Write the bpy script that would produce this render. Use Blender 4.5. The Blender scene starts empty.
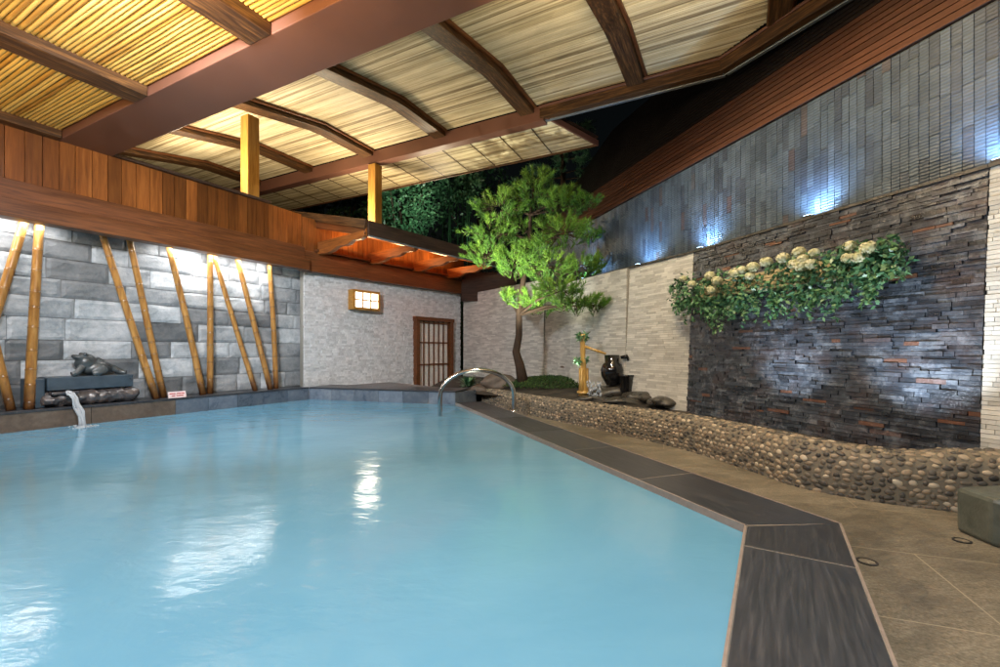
import bpy, bmesh, math, random
from mathutils import Vector as V, Matrix, noise
random.seed(7)
SC = bpy.context.scene
COL = SC.collection
R = random.uniform
H, F, CX, CY = 1.2, 450.0, 500.0, 350.0          # eye above the water, focal length, principal column, horizon row

def at(px, py, d): return V(((px-CX)/F*d, d, H-(py-CY)/F*d))
def atz(px, py, z): return at(px, py, F*(H-z)/(py-CY))
def V2(a, b=0.0): return V((a[0], a[1], b))
def on_line(p, d, px):                            # where the plan line p + t d is seen in image column px
    k = (px-CX)/F
    t = (k*p[1]-p[0])/(d[0]-k*d[1])
    return V((p[0]+d[0]*t, p[1]+d[1]*t, 0)), t

# ------------------------------------------------------------------ mesh builder
class MB:
    def __init__(s): s.v = []; s.f = []; s.t = []; s.uv = None
    def face(s, pts, tint=.5):
        n = len(s.v); s.v += [V(p) for p in pts]; s.f.append(tuple(range(n, n+len(pts)))); s.t.append(tint)
    def hexa(s, p, tint=.5):                      # p: 4 bottom + 4 top points
        n = len(s.v); s.v += [V(q) for q in p]
        for q in ((3,2,1,0),(4,5,6,7),(0,1,5,4),(1,2,6,5),(2,3,7,6),(3,0,4,7)):
            s.f.append(tuple(n+i for i in q)); s.t.append(tint)
    def box(s, c, a, b, d, tint=.5):              # centre and three half-axis vectors
        c, a, b, d = V(c), V(a), V(b), V(d)
        s.hexa([c-a-b-d, c+a-b-d, c+a+b-d, c-a+b-d, c-a-b+d, c+a-b+d, c+a+b+d, c-a+b+d], tint)
    def bar(s, p, q, w, h, up=V((0,0,1)), tint=.5):
        p, q = V(p), V(q); a = (q-p)/2; x = a.normalized(); y = up.cross(x).normalized()*w/2; z = x.cross(y.normalized())*h/2
        s.box((p+q)/2, a, y, z, tint)
    def tube(s, path, rad, n=8, tint=.5, caps=True):
        path = [V(p) for p in path]
        if not isinstance(rad, (list, tuple)): rad = [rad]*len(path)
        rings = []; prev = None
        for i, p in enumerate(path):
            d = (path[min(i+1, len(path)-1)]-path[max(i-1, 0)]).normalized()
            a = prev if prev is not None else (V((0,0,1)) if abs(d.z) < .9 else V((1,0,0)))
            a = (a-d*a.dot(d)).normalized(); prev = a; b = d.cross(a)
            n0 = len(s.v)
            for k in range(n):
                th = 2*math.pi*k/n; s.v.append(p+(a*math.cos(th)+b*math.sin(th))*rad[i])
            rings.append(n0)
        for i in range(len(rings)-1):
            for k in range(n):
                k2 = (k+1) % n
                s.f.append((rings[i]+k, rings[i]+k2, rings[i+1]+k2, rings[i+1]+k)); s.t.append(tint)
        if caps:
            s.f.append(tuple(rings[0]+k for k in reversed(range(n)))); s.t.append(tint)
            s.f.append(tuple(rings[-1]+k for k in range(n))); s.t.append(tint)
    def lathe(s, c, prof, n=20, tint=.5, cap=True):
        c = V(c); n0 = len(s.v)
        for r, z in prof:
            for k in range(n): th = 2*math.pi*k/n; s.v.append(c+V((max(r,.001)*math.cos(th), max(r,.001)*math.sin(th), z)))
        for i in range(len(prof)-1):
            for k in range(n):
                a = n0+i*n; k2 = (k+1) % n; s.f.append((a+k, a+k2, a+n+k2, a+n+k)); s.t.append(tint)
        if cap and prof[-1][1] >= max(z for r, z in prof)-1e-6: s.f.append(tuple(n0+(len(prof)-1)*n+k for k in range(n))); s.t.append(tint)
    def prism(s, poly, z0, z1, tint=.5):
        n = len(s.v); m = len(poly)
        s.v += [V((p[0], p[1], z0)) for p in poly]+[V((p[0], p[1], z1)) for p in poly]
        s.f.append(tuple(range(n+m-1, n-1, -1))); s.t.append(tint)
        s.f.append(tuple(range(n+m, n+2*m))); s.t.append(tint)
        for i in range(m):
            j = (i+1) % m; s.f.append((n+i, n+j, n+m+j, n+m+i)); s.t.append(tint)
    def blob(s, c, ax, sub=1, jit=.12, tint=.5, seed=None):   # a lumpy ellipsoid, ax three half-axis vectors
        key = sub
        if key not in ICO:
            bm = bmesh.new(); bmesh.ops.create_icosphere(bm, subdivisions=sub, radius=1)
            ICO[key] = ([v.co.copy() for v in bm.verts], [tuple(v.index for v in f.verts) for f in bm.faces]); bm.free()
        vs, fs = ICO[key]; n = len(s.v); c = V(c); ax = [V(a) for a in ax]
        off = V((R(-9,9), R(-9,9), R(-9,9)))
        for v in vs:
            k = 1+jit*noise.noise(v*1.3+off)*2
            s.v.append(c+(ax[0]*v.x+ax[1]*v.y+ax[2]*v.z)*k)
        for f in fs: s.f.append(tuple(n+i for i in f)); s.t.append(tint)
    def build(s, name, mat, parent=None, origin=None, smooth=False, bevel=0, **tg):
        o0 = V(origin) if origin is not None else (parent.location.copy() if parent else V((0,0,0)))
        me = bpy.data.meshes.new(name)
        me.from_pydata([tuple(v-o0) for v in s.v], [], s.f)
        at_ = me.attributes.new('tint', 'FLOAT', 'FACE'); at_.data.foreach_set('value', s.t)
        if smooth: me.polygons.foreach_set('use_smooth', [True]*len(me.polygons))
        me.materials.append(mat); me.update()
        o = bpy.data.objects.new(name, me); COL.objects.link(o); o.location = o0
        if bevel:
            b = o.modifiers.new('b', 'BEVEL'); b.width = bevel; b.segments = 2; b.limit_method = 'ANGLE'
        if parent: put(o, parent)
        if tg: tag(o, **tg)
        return o
ICO = {}
ROOTLOC = {}
def put(o, parent):
    w = o.location.copy(); pw = V((0,0,0)); q = parent
    while q: pw += q.location; q = q.parent
    o.parent = parent; o.location = w-pw
def tag(o, label=None, cat=None, group=None, kind=None):
    if label: o['label'] = label
    if cat: o['category'] = cat
    if group: o['group'] = group
    if kind: o['kind'] = kind
    return o
def empty(name, loc, label, cat, group=None):
    o = bpy.data.objects.new(name, None); COL.objects.link(o); o.location = V(loc); o.empty_display_size = .1
    return tag(o, label, cat, group)
def timber(name, p, q, w, h, mat, parent=None, up=V((0,0,1)), bevel=.008, prof=None):
    """A beam whose local X runs along its length (grain follows)."""
    p, q = V(p), V(q); L = (q-p).length; x = (q-p).normalized(); y = up.cross(x).normalized(); z = x.cross(y)
    m = MB()
    if prof:                                       # side outline in (x, z) extruded to width w
        n = len(prof)
        m.v = [V((a, -w/2, b)) for a, b in prof]+[V((a, w/2, b)) for a, b in prof]
        m.f = [tuple(range(n)), tuple(range(2*n-1, n-1, -1))]+[(i, i+n, (i+1) % n+n, (i+1) % n) for i in range(n)]
        m.t = [.5]*len(m.f)
    else: m.box((L/2,0,0), (L/2,0,0), (0,w/2,0), (0,0,h/2))
    o = m.build(name, mat, bevel=bevel, origin=(0,0,0))
    rot = Matrix((x, y, z)).transposed().to_4x4()
    o.rotation_euler = rot.to_euler(); o.location = p
    if parent: put(o, parent)
    return o

# ------------------------------------------------------------------ materials
class NT:
    def __init__(s, name):
        s.m = bpy.data.materials.new(name); s.m.use_nodes = True; s.n = s.m.node_tree; s.b = s.n.nodes['Principled BSDF']
    def new(s, t, **kw):
        n = s.n.nodes.new(t)
        for k, v in kw.items():
            if k.startswith('i_'):
                n.inputs[int(k[2:]) if k[2:].isdigit() else k[2:].replace('_', ' ')].default_value = v
            else: setattr(n, k, v)
        return n
    def ln(s, a, b): s.n.links.new(a, b)
    def coord(s, scale=(1,1,1), rot=(0,0,0), kind='Object'):
        c = s.new('ShaderNodeTexCoord'); m = s.new('ShaderNodeMapping')
        m.inputs['Scale'].default_value = scale; src = c.outputs[kind]
        if any(rot):
            r = s.new('ShaderNodeMapping'); r.inputs['Rotation'].default_value = rot; s.ln(src, r.inputs['Vector']); src = r.outputs['Vector']
        s.ln(src, m.inputs['Vector']); return m.outputs['Vector']
    def noise(s, vec, scale, detail=6, rough=.6, dist=0):
        n = s.new('ShaderNodeTexNoise'); n.inputs['Scale'].default_value = scale; n.inputs['Detail'].default_value = detail
        n.inputs['Roughness'].default_value = rough; n.inputs['Distortion'].default_value = dist
        s.ln(vec, n.inputs['Vector']); return n.outputs['Fac']
    def ramp(s, fac, stops):
        r = s.new('ShaderNodeValToRGB'); e = r.color_ramp.elements
        while len(e) < len(stops): e.new(.5)
        for i, (p, c) in enumerate(stops):
            e[i].position = p; e[i].color = (c[0], c[1], c[2], 1) if isinstance(c, (tuple, list)) else (c, c, c, 1)
        s.ln(fac, r.inputs['Fac']); return r.outputs['Color']
    def mix(s, fac, a, b, mode='MIX'):
        n = s.new('ShaderNodeMix', data_type='RGBA', blend_type=mode)
        for inp, v in ((n.inputs[0], fac), (n.inputs[6], a), (n.inputs[7], b)):
            if isinstance(v, bpy.types.NodeSocket): s.ln(v, inp)
            elif isinstance(v, (tuple, list)): inp.default_value = (*v[:3], 1)
            else: inp.default_value = v
        return n.outputs[2]
    def math(s, op, a, b=0.0):
        n = s.new('ShaderNodeMath', operation=op)
        for inp, v in ((n.inputs[0], a), (n.inputs[1], b)):
            if isinstance(v, bpy.types.NodeSocket): s.ln(v, inp)
            else: inp.default_value = v
        return n.outputs[0]
    def tint(s):
        return s.new('ShaderNodeAttribute', attribute_name='tint').outputs['Fac']
    def bump(s, h, strength=.5, dist=.02):
        n = s.new('ShaderNodeBump'); n.inputs['Strength'].default_value = strength; n.inputs['Distance'].default_value = dist
        s.ln(h, n.inputs['Height']); s.ln(n.outputs['Normal'], s.b.inputs['Normal'])
    def out(s, color=None, rough=None, metal=0, spec=None):
        def setv(k, v):
            if v is None: return
            if isinstance(v, bpy.types.NodeSocket): s.ln(v, s.b.inputs[k])
            elif isinstance(v, (tuple, list)): s.b.inputs[k].default_value = (*v[:3], 1)
            else: s.b.inputs[k].default_value = v
        setv('Base Color', color); setv('Roughness', rough); setv('Metallic', metal); setv('Specular IOR Level', spec)
        return s.m

def wood(name, c0, c1, c2, rough=.45, grain=1.0, spec=.4, knots=True):
    t = NT(name); v = t.coord((1.2, 22*grain, 22*grain)); f = t.noise(v, 1.6, 8, .65, .6)
    v2 = t.coord((.5, 3, 3)); g = t.noise(v2, 1.5, 4, .5, 1.2)
    col = t.ramp(f, [(.3, c0), (.5, c1), (.72, c2)])
    col = t.mix(.55, col, t.ramp(g, [(.3, .45), (.7, 1.15)]), 'MULTIPLY')
    tv = t.ramp(t.tint(), [(0, .6), (1, 1.25)])
    col = t.mix(.8, col, tv, 'MULTIPLY')
    t.bump(f, .35, .006)
    rr = t.ramp(g, [(.2, rough-.12), (.8, rough+.15)])
    return t.out(col, rr, 0, spec)
M = {}
M['cedar'] = wood('cedar', (.075,.026,.009), (.15,.05,.015), (.23,.082,.024), .42)
M['plank'] = wood('plank', (.14,.04,.009), (.34,.11,.024), (.48,.18,.045), .38)
M['rafter'] = wood('rafter', (.018,.008,.004), (.075,.033,.011), (.27,.125,.04), .5)
M['post'] = wood('post', (.30,.13,.02), (.52,.26,.05), (.64,.37,.09), .4)
M['dark_wood'] = wood('dark_wood', (.022,.012,.008), (.05,.028,.018), (.10,.055,.035), .5)
M['clad'] = None
def mat_clad():
    t = NT('cladding'); v = t.coord((6, 6, 1)); f = t.noise(t.coord((1,1,20)), 2.5, 6, .6)
    col = t.ramp(f, [(.3, (.075,.033,.021)), (.7, (.16,.07,.047))])
    col = t.mix(.8, col, t.ramp(t.tint(), [(0, .6), (1, 1.2)]), 'MULTIPLY')
    t.bump(f, .2, .005); return t.out(col, .45, 0, .4)
M['clad'] = mat_clad()
def mat_steel_red():
    t = NT('red_steel'); f = t.noise(t.coord(), 1.2, 5, .6); g = t.noise(t.coord(), 60, 3, .5)
    col = t.ramp(f, [(.3, (.13,.056,.036)), (.7, (.18,.078,.05))])
    t.bump(g, .08, .004); return t.out(col, t.ramp(f, [(.3, .38), (.7, .55)]), 0, .45)
M['red'] = mat_steel_red()
def mat_cane(name, a, b, c, node_scale):
    t = NT(name); v = t.coord((1.0, 30, 30)); f = t.noise(v, 1.1, 6, .6, .3)
    col = t.ramp(t.math('ADD', t.math('MULTIPLY', f, .5), t.math('MULTIPLY', t.tint(), .5)), [(.2, a), (.45, b), (.75, c)])
    big = t.noise(t.coord((.7, 2.5, 1)), 2.2, 4, .6)
    col = t.mix(.5, col, t.ramp(big, [(.3, .55), (.65, 1.05)]), 'MULTIPLY')
    t.bump(f, .3, .004); return t.out(col, .42, 0, .4)
M['cane'] = mat_cane('ceiling_cane', (.34,.16,.03), (.58,.35,.08), (.72,.49,.15), 1)
M['reed'] = mat_cane('ceiling_reed', (.20,.14,.065), (.56,.45,.26), (.76,.66,.44), 1)
def mat_pole():
    t = NT('bamboo_pole'); g = t.new('ShaderNodeTexCoord'); f = t.noise(t.coord((9, 9, 1.2)), 2, 5, .6)
    col = t.ramp(f, [(.25, (.19,.075,.018)), (.5, (.42,.20,.05)), (.78, (.60,.33,.10))])
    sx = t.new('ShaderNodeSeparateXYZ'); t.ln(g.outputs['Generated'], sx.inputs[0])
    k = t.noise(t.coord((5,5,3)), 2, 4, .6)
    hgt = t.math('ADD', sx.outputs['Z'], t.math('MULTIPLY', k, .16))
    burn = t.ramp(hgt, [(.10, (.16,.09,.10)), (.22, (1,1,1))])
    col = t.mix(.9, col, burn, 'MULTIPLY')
    col = t.mix(.7, col, t.ramp(t.tint(), [(0, .35), (.5, 1), (1, 1.1)]), 'MULTIPLY')
    return t.out(col, .28, 0, .5)
M['pole'] = mat_pole()
def mat_gold():
    t = NT('golden_bamboo'); f = t.noise(t.coord((9,9,1.5)), 3, 5, .6)
    col = t.ramp(f, [(.3, (.36,.19,.04)), (.7, (.62,.40,.12))]); col = t.mix(.7, col, t.ramp(t.tint(), [(0, .35), (.5, 1), (1, 1.1)]), 'MULTIPLY')
    return t.out(col, .3, 0, .5)
M['gold'] = mat_gold()
def stone(name, stops, nscale=2.5, rough=(.35,.7), bump=.5, bd=.02, tintmix=(.45,1.35), spec=.5, rust=None, fine=14, wet=False):
    t = NT(name); vec = t.coord()
    f = t.noise(vec, nscale, 9, .65, .4); g = t.noise(vec, fine, 8, .7)
    mixf = t.math('ADD', t.math('MULTIPLY', f, .65), t.math('MULTIPLY', g, .35))
    col = t.ramp(mixf, stops)
    col = t.mix(1, col, t.ramp(t.tint(), [(0, tintmix[0]), (1, tintmix[1])]), 'MULTIPLY')
    if rust:
        m = t.ramp(t.tint(), [(.965, 0), (.98, .9)])
        n2 = t.ramp(t.noise(vec, 3.0, 5, .6), [(.5, 0), (.62, 1)])
        k = t.math('MAXIMUM', m, t.math('MULTIPLY', n2, .14))
        col = t.mix(k, col, t.mix(g, (rust[0]*.5, rust[1]*.5, rust[2]*.5), rust))
    t.bump(mixf, bump, bd)
    return t.out(col, t.ramp(f, [(.3, rough[0]), (.7, rough[1])]), 0, spec)
M['slate_block'] = stone('slate_block', [(.3, (.13,.15,.165)), (.47, (.30,.32,.335)), (.56, (.38,.39,.40)), (.7, (.50,.50,.495))], 2.6, (.32,.6), .7, .03, (.30,1.45))
M['joint'] = stone('joint', [(.3, (.13,.13,.13)), (.7, (.24,.24,.24))], 8)
M['rough_white'] = stone('rough_white', [(.3, (.48,.48,.48)), (.5, (.62,.62,.615)), (.7, (.74,.735,.72))], 7, (.7,.9), .8, .03, (.8,1.12), .3, fine=22)
M['split_white'] = stone('split_white', [(.3, (.50,.48,.43)), (.5, (.64,.62,.56)), (.7, (.76,.74,.68))], 1.5, (.6,.85), .6, .012, (.72,1.12), .3, fine=30)
M['gap_dark'] = stone('gap_dark', [(.3, (.05,.05,.05)), (.7, (.10,.10,.09))], 8)
M['gap_pale'] = stone('gap_pale', [(.3, (.25,.24,.20)), (.7, (.33,.31,.27))], 8)
M['ledge_slate'] = stone('ledge_slate', [(.3, (.014,.018,.024)), (.5, (.045,.054,.068)), (.72, (.18,.20,.225))], 5, (.08,.38), .7, .02, (.4,1.5), .6, rust=(.17,.075,.04), fine=25)
def mat_tile():
    t = NT('ribbed_tile'); vec = t.coord()
    w = t.new('ShaderNodeTexWave', wave_type='BANDS', bands_direction='Z'); w.inputs['Scale'].default_value = 9; w.inputs['Distortion'].default_value = 2.5
    w.inputs['Detail'].default_value = 3; w.inputs['Detail Scale'].default_value = 2; t.ln(vec, w.inputs['Vector'])
    f = t.noise(vec, 3, 6, .6)
    col = t.ramp(f, [(.3, (.06,.085,.115)), (.7, (.12,.155,.20))])
    col = t.mix(1, col, t.ramp(t.tint(), [(0, (.55,.55,.6)), (.55, (.95,1,1)), (.80, (1.1,1.12,1.12)), (.83, (1.0,.72,.62)), (1, (.9,.5,.42))]), 'MULTIPLY')
    col = t.mix(.4, col, w.outputs['Color'], 'MULTIPLY')
    t.bump(w.outputs['Fac'], .6, .008); return t.out(col, .42, 0, .45)
M['tile'] = mat_tile()
def mat_coping(ang=-.36):
    t = NT('coping_tile'); f = t.noise(t.coord((16, 1.0, 1), (0,0,ang)), 3.0, 8, .7, .2); g = t.noise(t.coord(), 2.2, 5, .6)
    col = t.ramp(f, [(.25, (.014,.016,.020)), (.55, (.036,.039,.046)), (.8, (.095,.095,.10))])
    col = t.mix(t.ramp(g, [(.5, 0), (.8, .45)]), col, (.07,.062,.056))
    col = t.mix(1, col, t.ramp(t.tint(), [(0, .75), (1, 1.3)]), 'MULTIPLY')
    t.bump(f, .15, .003); return t.out(col, t.ramp(f, [(.3, .28), (.8, .5)]), 0, .5)
M['coping'] = mat_coping(); M['coping_near'] = mat_coping(.54)
M['blue_coping'] = stone('blue_coping', [(.3, (.05,.065,.09)), (.5, (.10,.125,.16)), (.7, (.19,.21,.23))], 2.5, (.2,.45), .2, .006, (.75,1.25), .5)
M['brown_coping'] = stone('brown_coping', [(.3, (.06,.045,.035)), (.5, (.13,.095,.07)), (.7, (.22,.18,.14))], 2.5, (.25,.5), .3, .008, (.7,1.2), .5)
def plain(name, c, rough=.5, metal=0, nz=.15, scale=20, spec=.5):
    t = NT(name); f = t.noise(t.coord(), scale, 5, .6)
    col = t.ramp(f, [(.3, tuple(x*(1-nz) for x in c)), (.7, tuple(min(1, x*(1+nz)) for x in c))])
    t.bump(f, .1, .003); return t.out(col, rough, metal, spec)
M['trim'] = plain('coping_trim', (.27,.215,.18), .35)
M['grout'] = plain('grout', (.30,.27,.23), .8)
M['chrome'] = plain('stainless', (.62,.62,.62), .16, 1, .03)
M['black_metal'] = plain('black_metal', (.018,.018,.02), .4)
M['grey_fascia'] = plain('grey_fascia', (.22,.24,.25), .35, .4)
M['black_glaze'] = plain('black_glaze', (.008,.008,.009), .12, 0, .2, 10, .7)
M['bronze_stone'] = stone('bronze_stone', [(.3, (.03,.038,.042)), (.7, (.10,.115,.12))], 6, (.2,.45), .4, .01, (.8,1.2), .6)
M['wet_stone'] = stone('wet_stone', [(.3, (.035,.03,.03)), (.5, (.08,.075,.08)), (.7, (.22,.16,.13))], 9, (.08,.3), .8, .02, (.8,1.2), .8)
M['trough'] = stone('trough_stone', [(.3, (.025,.04,.055)), (.7, (.075,.105,.135))], 4, (.25,.5), .25, .006, (.9,1.1), .5)
M['paper'] = plain('paper', (.72,.68,.60), .8)
M['card'] = plain('sign_card', (.75,.6,.6), .5)
M['red_print'] = plain('red_print', (.5,.05,.05), .5)
M['rock'] = stone('garden_rock', [(.3, (.07,.055,.042)), (.7, (.21,.16,.12))], 5, (.5,.8), .8, .03)
M['dark_rock'] = stone('dark_rock', [(.3, (.02,.02,.018)), (.7, (.09,.08,.065))], 7, (.15,.5), .8, .03, (.5,1.3), .6)
M['block'] = stone('block_stone', [(.3, (.035,.045,.035)), (.7, (.13,.14,.115))], 6, (.3,.6), .6, .02, (.8,1.2))
def mat_pebble():
    t = NT('pebble'); f = t.noise(t.coord(), 18, 5, .6)
    c = t.ramp(t.tint(), [(0, (.035,.033,.03)), (.25, (.10,.09,.075)), (.55, (.25,.20,.14)), (.8, (.40,.31,.21)), (1, (.58,.49,.36))])
    col = t.mix(.5, c, t.ramp(f, [(.3, .6), (.7, 1.2)]), 'MULTIPLY'); t.bump(f, .15, .004)
    return t.out(col, .5, 0, .45)
M['pebble'] = mat_pebble()
M['mortar'] = stone('mortar', [(.3, (.14,.12,.085)), (.7, (.26,.225,.165))], 9, (.7,.9), .8, .02)
M['soil'] = stone('soil', [(.3, (.02,.016,.012)), (.7, (.06,.05,.035))], 9, (.8,.95), 1, .04)
def mat_floor():
    t = NT('deck_slab'); v = t.coord((1,1,1), (0,0,math.radians(20)))
    b = t.new('ShaderNodeTexBrick'); b.offset = .5
    b.inputs['Color1'].default_value = (.16,.16,.16,1); b.inputs['Color2'].default_value = (.9,.9,.9,1); b.inputs['Mortar'].default_value = (.5,.5,.5,1)
    b.inputs['Scale'].default_value = 1; b.inputs['Mortar Size'].default_value = .004; b.inputs['Brick Width'].default_value = 1.5; b.inputs['Row Height'].default_value = .9
    t.ln(v, b.inputs['Vector'])
    f = t.noise(t.coord((1,5,1), (0,0,math.radians(-10))), 3, 9, .72, .3); g = t.noise(t.coord(), 70, 4, .6)
    g2 = t.noise(t.coord((1,2.5,1), (0,0,math.radians(20))), 24, 8, .75); st_ = t.noise(t.coord(), 1.1, 6, .65, .6)
    h = t.math('ADD', t.math('ADD', t.math('MULTIPLY', f, .25), t.math('MULTIPLY', g, .35)), t.math('MULTIPLY', g2, .40))
    col = t.ramp(h, [(.36, (.07,.06,.043)), (.5, (.17,.148,.108)), (.64, (.31,.275,.205))])
    col = t.mix(.75, col, t.ramp(st_, [(.35, .55), (.6, 1.1)]), 'MULTIPLY')
    col = t.mix(.35, col, t.ramp(b.outputs['Color'], [(0, .6), (1, 1.25)]), 'MULTIPLY')
    col = t.mix(b.outputs['Fac'], col, (.30,.255,.18))
    t.bump(h, .6, .006); return t.out(col, t.ramp(st_, [(.35, .28), (.6, .7)]), 0, .4)
M['floor'] = mat_floor()
def mat_water():
    t = NT('milky_water')
    n1 = t.noise(t.coord((1,1.7,1)), 5.0, 3, .55, .5); n2 = t.noise(t.coord((1,1.4,1)), 1.4, 2, .5, .3); n3 = t.noise(t.coord((1,2.2,1)), 16, 2, .5, .2)
    h = t.math('ADD', t.math('ADD', t.math('MULTIPLY', n1, .35), n2), t.math('MULTIPLY', n3, .05))
    g = t.noise(t.coord(), .5, 4, .55, .8)
    col = t.ramp(g, [(.3, (.10,.275,.415)), (.7, (.145,.34,.48))])
    t.bump(h, .30, .03); t.b.inputs['IOR'].default_value = 1.33
    return t.out(col, .12, 0, .6)
M['water'] = mat_water()
def mat_stream():
    t = NT('falling_water'); f = t.noise(t.coord((30,30,3)), 2, 4, .6); t.b.inputs['Transmission Weight'].default_value = .55; t.b.inputs['IOR'].default_value = 1.33
    t.bump(f, .8, .02); return t.out((.85,.9,.95), .12)
M['stream'] = mat_stream()
def mat_leaf(name, a, b, c, rough=.5, trans=.0):
    t = NT(name); col = t.ramp(t.tint(), [(0, a), (.5, b), (1, c)])
    f = t.noise(t.coord(), 3, 3, .5); col = t.mix(.5, col, t.ramp(f, [(.3, .6), (.7, 1.2)]), 'MULTIPLY')
    return t.out(col, rough, 0, .35)
M['needle'] = mat_leaf('pine_needle', (.05,.14,.018), (.13,.28,.03), (.28,.46,.06))
M['leaf'] = mat_leaf('broad_leaf', (.025,.08,.04), (.07,.19,.085), (.19,.33,.16), .35)
M['far_leaf'] = mat_leaf('far_leaf', (.015,.045,.02), (.035,.10,.045), (.09,.19,.09), .4)
M['petal'] = mat_leaf('petal', (.50,.50,.26), (.66,.64,.40), (.80,.77,.56), .6)
M['bark'] = stone('bark', [(.3, (.018,.011,.007)), (.7, (.075,.045,.027))], 9, (.7,.9), 1, .03, (.8,1.2), .3)
M['moss'] = mat_leaf('moss', (.012,.03,.008), (.03,.07,.015), (.07,.13,.03), .8)
def emit(name, c, s):
    m = bpy.data.materials.new(name); m.use_nodes = True; b = m.node_tree.nodes['Principled BSDF']
    b.inputs['Base Color'].default_value = (.8,.8,.8,1); b.inputs['Emission Color'].default_value = (*c, 1); b.inputs['Emission Strength'].default_value = s
    return m

# ------------------------------------------------------------------ plan of the place
U = V((.49,.872,0)).normalized(); N = V((-U.y, U.x, 0))            # along the left wall, and towards it
A = V((-4.65,10.95,0))
def L(t, off=0, z=0): return A+U*t+N*off+V((0,0,z))
def Lpx(px, off=0, z=0):
    p, t = on_line(A+N*off, U, px); return V((p.x, p.y, z)), t
B = V((-.98,9.85,0)); C = V((1.60,2.95,0)); D_ = V((.80,1.63,0))
dirCD = (D_-C).normalized(); E_ = C+dirCD*7
EV = V((.6,.8,0)); EN = V((.8,-.6,0)); E0 = V((-4.75,10.9,0))      # the beam over the plastered wall
def E(t, out=0, z=0): return E0+EV*t+EN*out+V((0,0,z))
RD = V((-.308,.951,0)).normalized(); RN = V((RD.y,-RD.x,0)); R0 = V((4.14,4.29,0))   # feature wall on the right; RN points into it
W_ = V((.887,-.462,0)).normalized(); MM = V((.462,.887,0)).normalized(); O = V((.447,10.56,0))
def Q(s, r, z=0): return O+W_*s+MM*r+V((0,0,z))
FL = -.10                                                          # deck level

# ground, deck, pool
m = MB(); m.face([(-80,-60,FL-.05),(80,-60,FL-.05),(80,120,FL-.05),(-80,120,FL-.05)])
m.build('ground', M['soil'], kind='structure')
m = MB()
deck = [Q(0,0)*0+V(p) for p in ((8,-8,0),(8,16,0),(-3,16.4,0),(-1.2,10.2,0),(1.62,3.2,0),(-2.6,-8,0))]
m.face([(p.x, p.y, FL) for p in deck]); m.build('stone_deck', M['floor'], kind='structure')
pool = [L(0)+V((0,.0,0)), B+V((.03,.03,0)), C+V((.06,.01,0)), E_+V((.06,-.03,0)), L(-18)]
m = MB(); m.prism([(p.x, p.y) for p in reversed(pool)], FL-.03, 0)
m.build('pool_water', M['water'], kind='structure')

# low coping on the near and right sides: slabs with mitred corner
def offset_line(p, q, d):
    x = (q-p).normalized(); n = V((x.y, -x.x, 0)); return p+n*d, q+n*d
wid = .56; cz = .05
bis = V((.997,-.03,0)); Cout = C+V((.665,.035,0))
xBC = (C-B).normalized(); nBC = V((-xBC.y, xBC.x, 0)); nBC = nBC if nBC.x > 0 else -nBC
xCE = dirCD; nCE = V((-xCE.y, xCE.x, 0)); nCE = nCE if nCE.x > 0 else -nCE
wBC = (Cout-C).dot(nBC); wCE = (Cout-C).dot(nCE)
cop = empty('pool_coping', C, 'dark slate slab coping along the near and right pool edge', 'coping'); 
del cop['label'], cop['category']; cop['kind'] = 'structure'
m = MB(); tr = MB(); gr = MB()
def slab(a, b, nrm, w, mitre_a=None, mitre_b=None):
    x = (b-a).normalized()
    ia, ib = a+nrm*.018, b+nrm*.018
    oa, ob = (mitre_a or a+nrm*w), (mitre_b or b+nrm*w)
    oa, ob = oa-nrm*.014, ob-nrm*.014
    g = x*.006
    return [ia+g, ib-g, ob-g, oa+g]
Bo = B+nBC*wBC
n1 = 6; LB = (B-C).length
cuts = [0, 1.12, 2.35, 3.6, 4.9, 6.2, LB]
z0 = FL-.04
def addslab(q, z1, tint):
    m.hexa([(p.x, p.y, z0) for p in q]+[(p.x, p.y, z1) for p in q], tint)
for i in range(len(cuts)-1):
    a = C-xBC*cuts[i]; b = C-xBC*cuts[i+1]
    q = slab(b, a, nBC, wBC, None, Cout if i == 0 else None)
    addslab([q[0], q[3], q[2], q[1]][::-1], cz, R(0,1))
m.build('coping_slab', M['coping'], cop, bevel=.004); m = MB()
LC = 7.0; cuts2 = [0, .34, 1.55, 2.8, 4.1, 5.4, 7]
for i in range(len(cuts2)-1):
    a = C+xCE*cuts2[i]; b = C+xCE*cuts2[i+1]
    q = slab(a, b, nCE, wCE, Cout if i == 0 else None, None)
    addslab(q, cz, R(0,1))
m.build('coping_slab', M['coping_near'], cop, bevel=.004)
# pale metal trims on both edges, grout bed under the joints
for a, b, n_, w, off in ((B, C, nBC, wBC, 0), (C, E_, nCE, wCE, 0)):
    tr.bar(a+n_*.008+V((0,0,cz-.0265)), b+n_*.008+V((0,0,cz-.0265)), .014, .060)
for a, b in ((Bo, Cout), (Cout, Cout+xCE*7)):
    n_ = nBC if a is Bo else nCE
    tr.bar(a-n_*.006+V((0,0,cz-.01)), b-n_*.006+V((0,0,cz-.01)), .012, .024)
tr.build('edge_trim', M['trim'], cop)
gr.face([(p.x, p.y, cz-.003) for p in (B+nBC*.01, C+nBC*.01, Cout-nBC*.01, Bo-nBC*.01)])
gr.face([(p.x, p.y, cz-.004) for p in (C+nCE*.01, Cout-nCE*.01, Cout+xCE*7-nCE*.01, C+xCE*7+nCE*.01)])
gr.build('grout', M['grout'], cop)

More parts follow.
